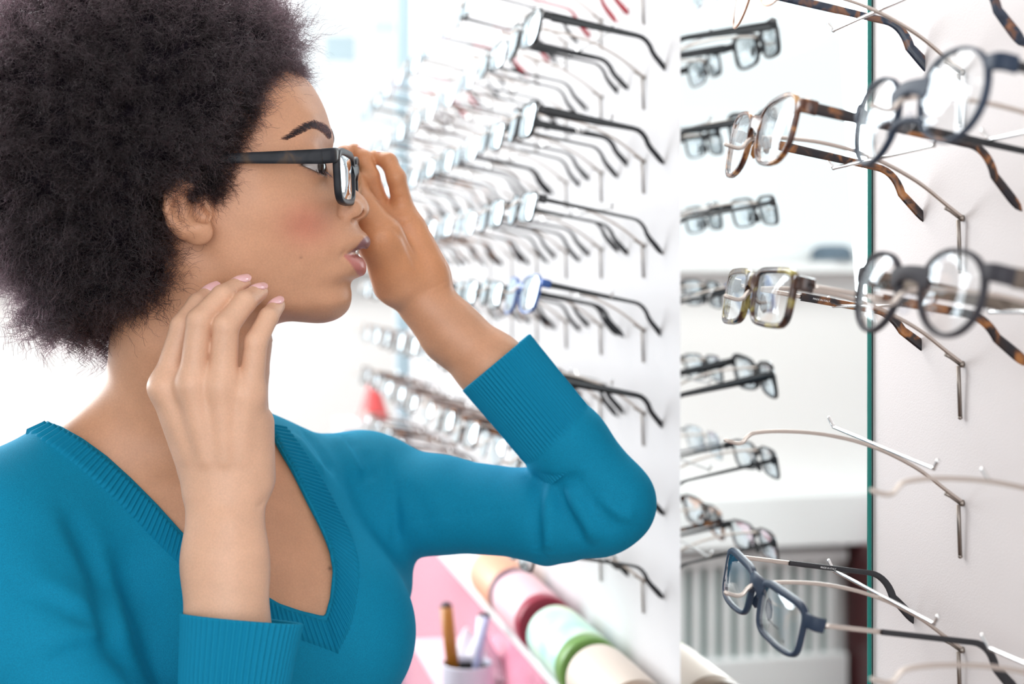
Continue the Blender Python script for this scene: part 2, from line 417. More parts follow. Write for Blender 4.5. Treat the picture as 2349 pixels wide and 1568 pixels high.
def make_glasses(name, style, front_m, temple_m, lens_m='lens', tip_m=None, pad_m=None, n=40, seg=8, over=None, arm_m='grey_metal', tip_names=True):
    st = dict(STY[style]); st.update(over or {})
    root = empty(name)
    fr, lens, pads, xh, yh, zh = front_parts(st, n, seg)
    fo = fr.build('front_frame', M[front_m], root, sharp=50)
    for L in lens: L.build('lens', M[lens_m], root, sharp=40)
    for p in pads: p.build('nose_pad', M[pad_m or (front_m if not st.get('wire') else 'crystal')], root)
    for segs in temples(st, xh, yh, zh, seg, 44 if n > 40 else 26):
        if len(segs) == 2:
            t = segs[0].build('temple', M[arm_m], root); segs[1].build('temple_sleeve', M[temple_m], t, sharp=50)
        else:
            segs[0].build('temple', M[temple_m], root, sharp=50)
    root['hinge'] = (xh, yh, zh)
    return root
def place_on_wall(root, s, z, out=.137, pitch=.20, roll=0.0, yaw=0.0):
    # hang the pair with its front out from the wall; temples run back to the wall, dipping by pitch
    R = Matrix(((-DV.x, -NV.x, 0), (-DV.y, -NV.y, 0), (0, 0, 1))).to_4x4()
    root.matrix_world = Matrix.Translation(wall(s, out, z)) @ R @ Matrix.Rotation(yaw, 4, 'Z') @ Matrix.Rotation(-pitch, 4, 'X') @ Matrix.Rotation(roll, 4, 'Y')

# display rods: root at the wall mount
def make_rod(name='display_rod', roll=0.0, first=None):
    e = empty(name)
    prof = [(.0, .0), (.012, .0085), (.0285, .0205), (.046, .0300), (.0615, .0365), (.078, .0415), (.099, .0455), (.122, .0472), (.1375, .0465), (.1425, .0440), (.1450, .0412), (.1490, .0405), (.1560, .0425)]
    P = catmull([Vector((0, o, z)) for o, z in prof], 5)
    b = MB(); b.sweep(P, .00125, 8, up=(1, 0, 0)); b.sphere(P[-1], .0013, 5); b.build('arm', M['steel'], e)
    b = MB(); b.sweep([(0, .0035, -.001), (0, .0030, -.012), (0, .0022, -.033)], .0013, 8, up=(1, 0, 0)); b.sphere((0, .0022, -.033), .0015, 5)
    b.build('mounting_leg', M['steel_dark'], e)
    b = MB(); b.sweep([(0, .001, -.001), (0, .009, .0045), (0, .0125, .0062)], .0011, 8, up=(1, 0, 0)); b.sphere((0, .001, 0), .0022, 6)
    b.build('hinge_stub', M['steel_dark'], e)
    pv = Vector((0, .056, .0365))
    Q = [(-.072, .001, .006), (-.066, 0, .0004), (-.060, 0, 0), (0, 0, 0), (.060, 0, 0), (.066, 0, .0004), (.072, .001, .006)]
    b = MB(); b.sweep(catmull([pv+(Matrix.Rotation(roll, 3, 'Y') @ Vector(q)) for q in Q], 5), .0012, 8); b.build('crossbar', M['steel_bright'], e)
    return e
# ------------------------------------------------------------------ rods and spectacles on the wall
ROWZ = [ZC+.31, ZC+.2195, ZC+.130, ZC+.040, ZC-.050, ZC-.1387, ZC-.228, ZC-.317]
ROWN = ['top', 'second', 'third', 'fourth', 'fifth', 'sixth', 'seventh', 'bottom']
CS = .165
def rod_at(s, z, roll, label, group):
    e = make_rod(roll=roll); e.matrix_world = Matrix.Translation(wall(s, 0, z)) @ Matrix(((DV.x, NV.x, 0), (DV.y, NV.y, 0), (0, 0, 1))).to_4x4()
    return tag(e, label, 'rod', group)
# near board: column A (in view) and column B (towards the camera)
A, B = 0.0, -.190
near_rolls = {2: -.30, 3: .33, 4: -.02, 5: -.10, 6: -.10}
NZ = {1: ZC+.220, 2: ZC+.131, 3: ZC+.0405, 4: ZC-.050, 5: ZC-.1390, 6: ZC-.2270}
G = 'steel display rods on the near board'
rod_at(A, NZ[2], .02, 'steel rod on near board holding the wire spectacles cut by the top edge', G)
rod_at(A, NZ[3], .02, 'steel rod on near board holding the amber tortoise spectacles', G)
rod_at(A, NZ[4], .02, 'steel rod on near board holding the olive tortoise rectangular spectacles', G)
rod_at(A, NZ[5]+.003, -.08, 'empty steel rod in front of the mirror with nothing on it', G)
rod_at(A, NZ[6], -.03, 'steel rod on near board holding the tilted navy spectacles', G)
rod_at(B, NZ[3], .02, 'blurred steel rod nearest the camera behind the round navy spectacles', G)
rod_at(B, NZ[4], .02, 'blurred steel rod nearest the camera behind the round grey spectacles', G)
rod_at(B, NZ[5], .02, 'blurred empty steel rod at the right edge, the upper one', G)
rod_at(B, NZ[6], .02, 'blurred empty steel rod at the right edge, the lower one', G)
GS = 'spectacles on the near board'
g = make_glasses('spectacles', 'wire', 'copper', 'tort_blue', n=64, seg=10, over=dict(h=.042, e=.85, th=.0031, tb=.0024, tt=.0038))
place_on_wall(g, A, NZ[2]+.050, .136, .20, .0, -.10); tag(g, 'copper wire spectacles with blue tortoise temples cut off by the top edge', 'spectacles', GS)
g = make_glasses('spectacles', 'soft', 'tort_amber', 'tort_dark', n=64, seg=10, over=dict(th=.0034, tb=.0023, tt=.0030))
place_on_wall(g, A, NZ[3]+.047, .138, .20, -.02, -.07); g1 = g
tag(g, 'amber and brown tortoise spectacles hanging before the bright upper mirror', 'spectacles', GS)
g = make_glasses('spectacles', 'rect', 'tort_green', 'tort_dark', n=64, seg=10, arm_m='steel', over=dict(arm=.30, bend=.52, h=.032, th=.0030, tb=.0024, tt=.0034, rw=.0016, rd=.0022))
place_on_wall(g, A, NZ[4]+.042, .140, .17, .0, -.07); g2 = g
tag(g, 'olive tortoise rectangular spectacles with copper-grey temple arms', 'spectacles', GS)
g = make_glasses('spectacles', 'rect', 'navy', 'charcoal', n=64, seg=10, arm_m='steel', over=dict(arm=.25, th=.0016, tb=.0018, tt=.0032, tw=.0013, h=.0305, rd=.0019, rw=.0014, top=1.7, bz=.30, bh=.0048))
place_on_wall(g, A, NZ[6]+.0375, .137, .155, .10); g3 = g
tag(g, 'matte navy rectangular spectacles hanging tilted before the radiator reflection', 'spectacles', GS)
g = make_glasses('spectacles', 'panto', 'navy', 'black', pad_m='crystal', n=64, seg=10, over=dict(keyhole=True, rw=.0009, h=.042, w=.048, th=.0026))
place_on_wall(g, B, NZ[3]+.0415, .137, .17, -.06, .02); tag(g, 'blurred round navy spectacles near the camera with keyhole bridge', 'spectacles', GS)
g = make_glasses('spectacles', 'panto', 'grey_acetate', 'horn', pad_m='crystal', n=64, seg=10, over=dict(th=.0046, tb=.0036, rw=.0012, w=.0455, h=.0385))
place_on_wall(g, B, NZ[4]+.046, .137, .17, .0, .03); tag(g, 'blurred round grey spectacles near the camera with horn temples', 'spectacles', GS)
g = make_glasses('spectacles', 'soft', 'tort_dark', 'tort_dark', n=48, seg=8)
place_on_wall(g, B, NZ[2]+.040, .137, .17, .0); tag(g, 'dark tortoise spectacles showing one temple tip in the top right corner', 'spectacles', GS)

# tiny prints on temples and lenses
def text(body, size, Mx, m, parent, name='lettering'):
    c = bpy.data.curves.new(name, 'FONT'); c.body = body; c.size = size; c.align_x = 'CENTER'; c.align_y = 'CENTER'; c.extrude = .00003
    tmp = bpy.data.objects.new('t', c); COL.objects.link(tmp); me = bpy.data.meshes.new_from_object(tmp.evaluated_get(bpy.context.evaluated_depsgraph_get()))
    bpy.data.objects.remove(tmp); me.materials.clear(); o = link(name, me, m, parent); o.matrix_parent_inverse = Matrix(); o.matrix_local = Mx; return o
def kid(root, name, i): return [c for c in root.children if c.name.split('.')[0] == name][i]
def side_print(root, i, body, size, yoff, inner, m='print', tw=.0011):
    # lettering along a temple; inner: on the face towards the other temple
    xh, yh, zh = root['hinge']; sg = -1 if i == 0 else 1
    x = sg*(xh-.0012)+(-sg if inner else sg)*(tw+.00012)
    facing = -sg if inner else sg                      # +1: lettering faces +x
    R = Matrix(((0, 0, facing), (facing, 0, 0), (0, 1, 0))).to_4x4()
    t = kid(root, 'temple', i)
    text(body, size, Matrix.Translation((x, yh+yoff, zh)) @ R, M[m], t)
side_print(g2, 0, 'MADE IN ITALY', .0017, .055, True)
side_print(g3, 0, 'MADE IN ITALY', .0016, .062, True, tw=.0013)
def lens_print(root, i, body, size, dx, dz, m='print_grey'):
    L = kid(root, 'lens', i); Rm = Matrix(((1, 0, 0), (0, 0, -1), (0, 1, 0))).to_4x4()
    text(body, size, Matrix.Translation((dx, curve_y(dx)-.0036, dz)) @ Rm, M[m], L)

lens_print(g3, 1, 'GIORGIO ARMANI', .0021, .0345, -.0035); lens_print(g3, 1, '125', .0024, .0490, -.0085)

# far board: columns of rods running away from the camera
S_FAR = (1.517-MT.y)/DV.y
NCOL = 11
ftype = [('wide', 'black', 'black', 'lens_coated'), ('rect_thin', 'black', 'black', 'lens_coated'), ('wire_rect', 'grey_metal', 'black', 'lens_coated'),
         ('rect', 'tort_dark', 'tort_dark', 'lens_coated'), ('bold', 'black', 'navy', 'lens_coated'), ('soft', 'blue', 'black', 'lens_coated'),
         ('wire', 'copper', 'brown', 'lens_coated'), ('rect', 'brown', 'brown', 'lens_coated'), ('wire_rect', 'red', 'red', 'lens_coated'),
         ('panto', 'tort_amber', 'tort_dark', 'lens_coated')]
words = ['wide black', 'thin rectangular black', 'grey wire', 'dark tortoise', 'thick black', 'blue-fronted', 'copper wire', 'brown rectangular', 'red-tipped wire', 'amber round']
# which kind hangs where: row by row, from the near column to the far end
plan = ['8818218212', '0122672612', '0121132113', '1122333256', '5113323236', '0133237726', '1233677237', '1363727376']
ordn = ['nearest', 'second', 'third', 'fourth', 'fifth', 'sixth', 'seventh', 'eighth', 'ninth', 'tenth', 'eleventh']
protos = {}
rodp = None
for r in range(8):
    for c in range(NCOL-1):
        s = S_FAR+c*CS
        if s > S_END-.07: continue
        z = ROWZ[r]; k = int(plan[r][c]); jit = random.Random(r*31+c)
        where = '%s along the %s row of the far board' % (ordn[c], ROWN[r])
        if rodp is None: rodp = make_rod(); rr = rodp
        else: rr = copy_tree(rodp)
        rr.matrix_world = Matrix.Translation(wall(s, 0, z)) @ Matrix(((DV.x, NV.x, 0), (DV.y, NV.y, 0), (0, 0, 1))).to_4x4()
        tag(rr, 'steel rod %s' % where, 'rod', 'steel display rods on the far board')
        if k not in protos:
            st, fm, tm, lm = ftype[k]; gg = protos[k] = make_glasses('spectacles', st, fm, tm, lm, n=32, seg=6)
        else: gg = copy_tree(protos[k])
        place_on_wall(gg, s+jit.uniform(-.004, .004), z+.0385, .137, .20+jit.uniform(-.04, .03), jit.uniform(-.05, .05), jit.uniform(-.05, .05))
        tag(gg, '%s spectacles, %s' % (words[k], where), 'spectacles', 'spectacles on the far board')
# ------------------------------------------------------------------ smooth body surfaces (signed distances -> mesh)
import openvdb
def A3(v): return np.array(v, dtype=np.float64)
def smin(a, b, k):
    if k <= 0: return np.minimum(a, b)
    h = np.maximum(k-np.abs(a-b), 0)/k
    return np.minimum(a, b)-h*h*k*.25
def smax(a, b, k): return -smin(-a, -b, k)
class Prim:
    def __init__(s, fn, k, op, bound): s.fn, s.k, s.op, s.bound = fn, k, op, bound
class Sdf:
    def __init__(s): s.P = []
    def put(s, fn, k=.01, op='u'): s.P.append((fn, k, op)); return s
    def cone(s, a, b, r1, r2, k=.01, flat=None, fs=1.0, op='u'):
        a, b = A3(a), A3(b); ab = b-a; L2 = max(1e-12, ab @ ab); fl = None
        if flat is not None: fl = A3(flat); fl = fl/np.linalg.norm(fl)
        def fn(p):
            q = p-a; t = np.clip((q @ ab)/L2, 0, 1); q = q-t[..., None]*ab
            if fl is not None: q = q+(1/fs-1)*(q @ fl)[..., None]*fl
            d = np.sqrt((q*q).sum(-1))-(r1+(r2-r1)*t)
            return d*(min(1, fs) if fl is not None else 1)
        return s.put(fn, k, op)
    def chain(s, pts, rad, k=.008, k0=None, **kw):
        for i in range(len(pts)-1): s.cone(pts[i], pts[i+1], rad[i], rad[i+1], (k0 if (i == 0 and k0 is not None) else k), **kw)
    def ball(s, c, r, k=.01, op='u'):
        c = A3(c)
        return s.put(lambda p: np.sqrt(((p-c)**2).sum(-1))-r, k, op)
    def ell(s, c, r, k=.01, R=None, op='u'):
        c = A3(c); r = A3(r)
        def fn(p):
            q = p-c
            if R is not None: q = q @ R
            k0 = np.sqrt(((q/r)**2).sum(-1)); k1 = np.sqrt(((q/(r*r))**2).sum(-1))+1e-9
            return k0*(k0-1)/k1
        return s.put(fn, k, op)
    def eval(s, p, cull=None):
        # p: (B, n, 3) blocks; cull: block radius, skips shapes too far away to matter
        if p.ndim == 2: return s.eval(p[None])[0]
        B = p.shape[0]; f = np.full(p.shape[:2], 1e3)
        cen = p.mean(1) if cull is not None else None; fc = np.full(B, 1e3)
        for fn, k, op in s.P:
            if cull is None: m = np.ones(B, bool)
            elif op == 'd': m = np.ones(B, bool); fc = fn(cen, fc)
            else:
                d = fn(cen)
                if op == 'u': m = d < np.minimum(fc, 1e3)+k+2.6*cull; fc = smin(fc, d, k)
                elif op == 's': m = -d > fc-k-2.6*cull; fc = smax(fc, -d, k)
            if not m.any(): continue
            if op == 'u': f[m] = smin(f[m], fn(p[m]), k)
            elif op == 's': f[m] = smax(f[m], -fn(p[m]), k)
            elif op == 'd': f[m] = fn(p[m], f[m])
        return f
    def at(s, p):
        p = np.asarray(p, float); return s.eval(p.reshape(1, -1, 3))[0].reshape(p.shape[:-1])
    def grad(s, p, e=.0006):
        p = np.asarray(p, float); g = np.stack([s.at(p+e*np.eye(3)[i])-s.at(p-e*np.eye(3)[i]) for i in range(3)], -1)
        return g/(np.linalg.norm(g, axis=-1, keepdims=True)+1e-12)
    def trace(s, px, py, D0=.6, D1=1.6):
        px, py = np.broadcast_arrays(np.asarray(px, float), np.asarray(py, float))
        d = np.stack([(px-CX)/F, np.ones_like(px), (HY-py)/F], -1); o = np.array([0, 0, ZC]); t = np.full(px.shape, D0)
        for _ in range(90): t = np.minimum(t+s.at(o+d*t[..., None])*.8, D1)
        return o+d*t[..., None], t
def vdb_mesh(sdf, lo, hi, h, name, m, parent=None, N=8, coarse=None):
    lo, hi = A3(lo), A3(hi); bs = N*h
    n = np.ceil((hi-lo)/bs).astype(int)
    I = np.stack(np.meshgrid(*[np.arange(k) for k in n], indexing='ij'), -1).reshape(-1, 3)
    cen = lo+(I+.5)*bs
    fc = np.concatenate([sdf.eval(c[None])[0] for c in np.array_split(cen, max(1, len(cen)//60000))])
    R = bs*.87
    near = np.abs(fc) < R*1.7+h; inside = (fc <= -(R*1.7+h))
    g = openvdb.FloatGrid(background=h*4); 
    off = ((np.stack(np.meshgrid(*[np.arange(N)]*3, indexing='ij'), -1).reshape(-1, 3))*h)
    In = I[near]
    for ch in np.array_split(np.arange(len(In)), max(1, len(In)//400)):
        if len(ch) == 0: continue
        p = (lo+In[ch]*bs)[:, None, :]+off[None]
        f = np.clip(sdf.eval(p, R), -h*4, h*4).astype(np.float32).reshape(-1, N, N, N)
        for b, ijk in zip(f, In[ch]): g.copyFromArray(np.ascontiguousarray(b), ijk=tuple(int(v)*N for v in ijk))
    for ijk in I[inside]:
        a = tuple(int(v)*N for v in ijk); g.fill(a, tuple(v+N-1 for v in a), -h*4, True)
    V, T, Q = g.convertToPolygons(isovalue=0.0, adaptivity=0.0)
    V = lo+np.asarray(V, float)*h
    me = bpy.data.meshes.new(name); nq = len(Q)
    me.vertices.add(len(V)); me.vertices.foreach_set('co', V.astype(np.float32).ravel())
    Q = np.asarray(Q, np.int32)[:, ::-1]
    me.loops.add(nq*4); me.loops.foreach_set('vertex_index', Q.ravel())
    me.polygons.add(nq); me.polygons.foreach_set('loop_start', np.arange(nq, dtype=np.int32)*4)
    me.polygons.foreach_set('use_smooth', np.ones(nq, bool))
    me.update(calc_edges=True); me.validate()
    return link(name, me, m, parent), V
def project(p):                    # where a point appears in the frame
    return CX+F*p[..., 0]/p[..., 1], HY-F*(p[..., 2]-ZC)/p[..., 1]
def poly_sd(poly, X, Z):           # signed distance to a 2-D polygon (negative inside)
    P = np.asarray(poly, float); d = np.full(X.shape, 1e9); ins = np.zeros(X.shape, bool)
    for i in range(len(P)):
        a, b = P[i], P[(i+1) % len(P)]; ab = b-a
        t = np.clip(((X-a[0])*ab[0]+(Z-a[1])*ab[1])/(ab @ ab+1e-12), 0, 1)
        d = np.minimum(d, (X-a[0]-t*ab[0])**2+(Z-a[1]-t*ab[1])**2)
        c = ((a[1] > Z) != (b[1] > Z))
        with np.errstate(divide='ignore', invalid='ignore'): ins ^= c & (X < (b[0]-a[0])*(Z-a[1])/(b[1]-a[1]+1e-15)+a[0])
    return np.sqrt(d)*np.where(ins, -1, 1)
def smooth_loop(P, m=6):
    P = np.asarray(P, float); n = len(P); out = []
    for i in range(n):
        a, b, c, d = P[(i-1) % n], P[i], P[(i+1) % n], P[(i+2) % n]
        for k in range(m):
            t = k/m; out.append(.5*((2*b)+(c-a)*t+(2*a-5*b+4*c-d)*t*t+(3*b-a-3*c+d)*t**3))
    return np.array(out)

def make_folds(sdf, FOLDS):        # folds and creases along lines drawn on a surface: (line, height mm, width mm)
    fold3 = []
    for pl, amp, wd in FOLDS:
        q = np.array(pl, float); n = 10
        q = np.concatenate([q[i]+(q[i+1]-q[i])*np.linspace(0, 1, n, endpoint=False)[:, None] for i in range(len(q)-1)]+[q[-1:]])
        p3, t = sdf.trace(q[:, 0], q[:, 1]); ok = t < 1.4
        if ok.sum() > 2: fold3.append((p3[ok], amp/1000, wd/1000))
    def folds(p, f):
        d = np.zeros(p.shape[:-1]); near = np.abs(f) < .03
        if near.any():
            q = p[near]; dd = np.zeros(len(q))
            for P3, a, wd in fold3:
                lo, hi = P3.min(0)-3*wd, P3.max(0)+3*wd; m = ((q > lo) & (q < hi)).all(-1)
                if not m.any(): continue
                qq = q[m]; best = np.full(len(qq), 1e9); ends = np.linspace(0, 1, len(P3)); fade = np.zeros(len(qq))
                for c, e in zip(P3, ends):
                    r = ((qq-c)**2).sum(-1); u = r < best; best[u] = r[u]; fade[u] = min(1, 4*e+.15, 4*(1-e)+.15)
                dd[m] += a*fade*np.exp(-best/(wd*wd))
            d[near] = dd
        return f-d
    return folds
# ------------------------------------------------------------------ the woman
DM = 1.03                                             # depth of the middle plane of her head
def hx(px, py, W=0.0):                                # (x, z) of a point seen at px,py lying W metres nearer than the middle plane
    p = at(px, py, DM-W); return p.x, p.z
# side outline of the head, clockwise from the forehead
OUT = [(640,140),(666,152),(690,170),(712,191),(730,219),(744,248),(754,279),(760,300),(764,318),(762,338),(760,352),(763,368),(772,388),(785,404),(803,426),(822,440),(838,455),(846,470),(847,484),(841,496),(830,503),(822,508),(823,516),
       (829,526),(840,536),(848,547),(849,557),(845,567),(838,573),(827,578),(826,585),(831,590),(838,604),(840,618),(835,630),(822,636),(808,643),(803,655),(806,670),(805,690),(799,709),(784,725),(762,736),(734,741),(698,739),(662,736),(620,735),
       (570,728),(510,712),(450,690),(390,640),(345,560),(318,460),(312,360),(330,260),(380,180),(460,130),(550,120)]
outl = smooth_loop([hx(*p) for p in OUT], 3)
CT = """690 200 30;650 200 46;600 200 57;540 200 65;450 220 72;720 260 30;690 260 42;640 260 54;580 260 62;500 270 68;400 280 74;
745 305 21;735 305 28;720 303 36;690 298 46;665 305 52;620 308 58;560 310 63;480 320 69;380 330 75;
744 338 19;728 335 33;708 335 43;680 338 50;640 345 56;600 350 61;540 360 66;460 370 71;380 400 74;
752 362 14;745 372 20;735 375 29;722 378 37;706 380 43;690 378 48;665 380 53;
775 402 8;765 405 14;752 408 21;738 412 29;720 412 38;700 412 45;670 408 52;640 410 57;600 410 63;550 415 66;490 420 69;440 440 71;
808 440 9;795 440 13;780 438 18;762 438 26;740 440 35;712 445 45;680 450 53;650 450 58;600 452 64;540 460 67;490 470 69;430 480 70;
838 470 6;830 470 10;815 466 13;800 468 16;786 478 19;772 482 24;750 482 34;720 485 45;690 490 52;650 492 58;600 495 63;540 500 66;490 510 68;430 530 66;
825 497 9;808 503 14;790 505 20;768 515 27;740 520 37;710 525 45;680 530 50;650 535 55;600 540 60;540 550 64;490 560 64;450 580 60;
820 522 9;808 525 16;795 528 22;775 535 29;
838 545 11;825 548 17;810 556 22;795 568 26;778 575 30;750 575 37;720 580 42;690 585 46;650 590 51;600 595 56;540 600 61;500 610 60;470 640 54;
828 600 11;817 602 17;804 598 22;790 600 26;770 605 31;740 615 36;700 625 41;650 635 47;600 640 53;550 645 57;510 655 54;
818 627 11;803 632 18;788 635 24;765 640 29;
795 655 12;780 655 20;760 660 26;730 665 32;690 675 38;650 680 43;600 682 48;560 685 49;520 685 45;
795 690 13;780 690 20;760 697 25;730 702 29;690 708 33;650 710 37;610 710 39;570 708 38;
780 715 11;760 722 15;730 726 18;690 727 22;650 726 24;610 724 24"""
ctl = [tuple(float(v) for v in t.split()) for t in CT.replace('\n', '').split(';') if t.strip()]
cx_ = [hx(p[0], p[1], p[2]/1000) for p in ctl]; cq = [(p[2]/1000)**2 for p in ctl]
# back of the skull (under the hair)
for px, py, W in [(420,180,62),(500,170,60),(580,160,48),(350,300,60),(340,420,60),(380,520,66),(420,600,60),(380,400,74),(450,620,56),(560,135,22),(480,150,40)]:
    cx_.append(hx(px, py, W/1000)); cq.append((W/1000)**2)
nrm = np.roll(outl, -1, 0)-np.roll(outl, 1, 0); nrm /= np.linalg.norm(nrm, axis=1, keepdims=True)+1e-9
nrm = np.stack([nrm[:, 1], -nrm[:, 0]], 1)
if poly_sd(outl, *(outl+nrm*.002).T).mean() < 0: nrm = -nrm
PTS = np.array(cx_+list(map(tuple, outl))+list(map(tuple, outl+nrm*.012)))
QV = np.array(cq+[0.0]*len(outl)+[-.00026]*len(outl))
def tps(r2): return np.where(r2 > 0, r2*np.log(r2+1e-30), 0)
nP = len(PTS); sc_ = .1; Pn = PTS/sc_
K = tps(((Pn[:, None]-Pn[None])**2).sum(-1))+np.eye(nP)*6e-5
Pm = np.concatenate([np.ones((nP, 1)), Pn], 1)
sol = np.linalg.solve(np.block([[K, Pm], [Pm.T, np.zeros((3, 3))]]), np.concatenate([QV, np.zeros(3)]))
gx0, gz0, gh = outl[:, 0].min()-.03, outl[:, 1].min()-.03, .0008
gnx = int((outl[:, 0].max()+.03-gx0)/gh); gnz = int((outl[:, 1].max()+.03-gz0)/gh)
GX, GZ = np.meshgrid(gx0+np.arange(gnx)*gh, gz0+np.arange(gnz)*gh, indexing='ij')
G2 = np.stack([GX.ravel(), GZ.ravel()], 1)/sc_
Qg = np.concatenate([tps(((c[:, None]-Pn[None])**2).sum(-1)) @ sol[:nP]+sol[nP]+c @ sol[nP+1:] for c in np.array_split(G2, 60)]).reshape(gnx, gnz)
sd_ = poly_sd(outl, GX, GZ)
Qg = np.where(sd_ > .004, np.minimum(Qg, -.00008*(1+(sd_-.004)*120)), Qg)
Qx, Qz = np.gradient(Qg, gh)
def grid(a, x, z):
    u = np.clip((x-gx0)/gh, 0, gnx-1.001); v = np.clip((z-gz0)/gh, 0, gnz-1.001); i, j = u.astype(int), v.astype(int); u -= i; v -= j
    return (a[i, j]*(1-u)+a[i+1, j]*u)*(1-v)+(a[i, j+1]*(1-u)+a[i+1, j+1]*u)*v
def head_d(p):
    x, y, z = p[..., 0], p[..., 1]-DM, p[..., 2]
    q = grid(Qg, x, z); gx, gz = grid(Qx, x, z), grid(Qz, x, z)
    d = (y*y-q)/np.sqrt(4*y*y+gx*gx+gz*gz+2.5e-4)
    ox = np.maximum(np.maximum(gx0+.002-x, x-(gx0+gnx*gh-.002)), 0); oz = np.maximum(np.maximum(gz0+.002-z, z-(gz0+gnz*gh-.002)), 0)
    return np.maximum(d, np.sqrt(ox*ox+oz*oz)+np.where((ox > 0) | (oz > 0), .01, -1))
def both(px, py, W):                                   # the two mirrored points, near side first
    a = at(px, py, DM-W); return A3(a), A3((a.x, 2*DM-a.y, a.z))
def toward(p): return -A3(p-np.array([0, 0, ZC]))/np.linalg.norm(A3(p)-np.array([0, 0, ZC]))

BODY = Sdf()
BODY.put(head_d, 0)
# neck, nape, collar bones, chest
def P(px, py, D): return A3(at(px, py, D))
BODY.cone(P(442, 600, 1.032), P(428, 770, 1.035), .0495, .0500, .02)
BODY.cone(P(428, 770, 1.035), P(392, 960, 1.055), .0500, .052, .015)
BODY.cone(P(510, 750, 1.025), P(530, 960, 1.015), .024, .027, .03)           # throat
BODY.cone(P(300, 965, 1.05), P(20, 1165, .985), .020, .030, .035)            # near trapezius
BODY.cone(P(430, 1130, 1.09), P(740, 1112, 1.15), .022, .024, .012)            # far trapezius
BODY.cone(P(440, 640, .992), P(560, 960, .985), .008, .009, .03)             # neck cord
TORSO = Sdf()                                           # shared by skin and knitwear
CH = A3((.55, -.835, 0))                                # the way the chest faces
TORSO.cone(P(400, 1272, 1.085), P(420, 1900, 1.10), .124, .120, 0, flat=CH, fs=.66)
TORSO.cone(P(320, 1130, 1.055), P(0, 1258, .972), .034, .049, .04)          # near shoulder
TORSO.cone(P(540, 1096, 1.10), P(790, 1122, 1.165), .034, .041, .03)        # far shoulder
TORSO.cone(P(590, 1220, 1.075), P(560, 1400, 1.06), .055, .06, .06)          # breast bone
TORSO.ell(P(775, 1450, 1.075), (.059, .058, .066), .05)                      # far breast
TORSO.ell(P(440, 1560, 1.015), (.060, .055, .066), .05)                      # near breast
TORSO.cone(P(860, 1110, 1.165), P(840, 1330, 1.15), .033, .036, .04)         # side of the chest under the far arm
BODY.put(lambda p: TORSO.eval(p)+.0045, .025)
BODY.cone(P(520, 1020, 1.030), P(285, 1060, 1.020), .007, .005, .022)         # near collar bone
# ears
for sg in (1, -1):
    def E(px, py, W): a, b = both(px, py, W); return a if sg > 0 else b
    ring = [(432,428,.079),(408,425,.084),(392,448,.088),(390,480,.088),(398,510,.085),(415,530,.082)]
    for a, b in zip(ring[:-1], ring[1:]): BODY.cone(E(*a), E(*b), .0042, .0042, .004)
    BODY.cone(E(405, 470, .078), E(425, 505, .076), .0085, .008, .006)       # bowl
    BODY.ell(E(455, 533, .0755), (.0100, .0050, .0088), .006)                # lobe
    BODY.cone(E(425, 520, .078), E(452, 520, .0765), .0065, .0060, .006)
    BODY.cone(E(410, 512, .080), E(440, 505, .0785), .0035, .003, .004)      # antitragus
    BODY.cone(E(468, 462, .0735), E(470, 485, .074), .0050, .0050, .007)     # tragus
    BODY.cone(E(447, 462, .080), E(453, 484, .079), .0042, .0044, .002, op='s')
    BODY.cone(E(453, 484, .079), E(467, 497, .078), .0044, .0046, .002, op='s')
    BODY.cone(E(420, 478, .090), E(440, 490, .087), .0075, .006, .006, op='s')
# brow ridge shading aside: nose wings, nostrils, philtrum, lips, lids
EYE = list(both(708, 382, .0330))
for sg in (1, -1):
    def E(px, py, W): a, b = both(px, py, W); return a if sg > 0 else b
    BODY.ell(E(803, 481, .0135), (.0080, .0052, .0070), .005)                 # wing of the nose
    BODY.cone(E(828, 491, .0088), E(810, 504, .0138), .0030, .0022, .0012, op='s'); BODY.ball(E(819, 490, .0085), .0042, .001, op='s')   # nostril
    BODY.cone(E(787, 466, .0205), E(783, 492, .0215), .0012, .0016, .004, op='s')   # crease behind the wing
    BODY.cone(E(790, 585, .0262), E(784, 588, .0275), .0016, .0006, .004, op='s')   # corner of the mouth
# parting between the lips follows the curve of the teeth
for sg in (1, -1):
    arc = [(830, 579, 0), (826, 578.5, .008), (815, 580, .0165), (803, 583, .0225), (791, 585.5, .0268)]
    pp = [both(*a)[0 if sg > 0 else 1] for a in arc]
    for a, b, r in zip(pp[:-1], pp[1:], (.0036, .0034, .0026, .0014)): BODY.cone(a, b, r, r*.85, .0012, op='s')
WEDGE = []
for i in (0, 1):
    e = EYE[i]; sy = -1 if i == 0 else 1
    BODY.ball(e, .01365, .006)                                              # lids
    # opening between the lids: a wedge in front of the outer corner
    n1 = A3((-.30, 0, 1.0)); n1 /= np.linalg.norm(n1); n2 = A3((-.42, 0, -1.0)); n2 /= np.linalg.norm(n2)
    c0 = e+A3((-.0035, 0, .0003))
    def wedge(p, c0=c0, n1=n1, n2=n2, e=e):
        q = p-c0; return np.maximum(np.maximum(q @ n1, q @ n2), np.sqrt(((p-e)**2).sum(-1))-.0165)
    BODY.put(wedge, .0010, 's'); WEDGE.append(wedge)
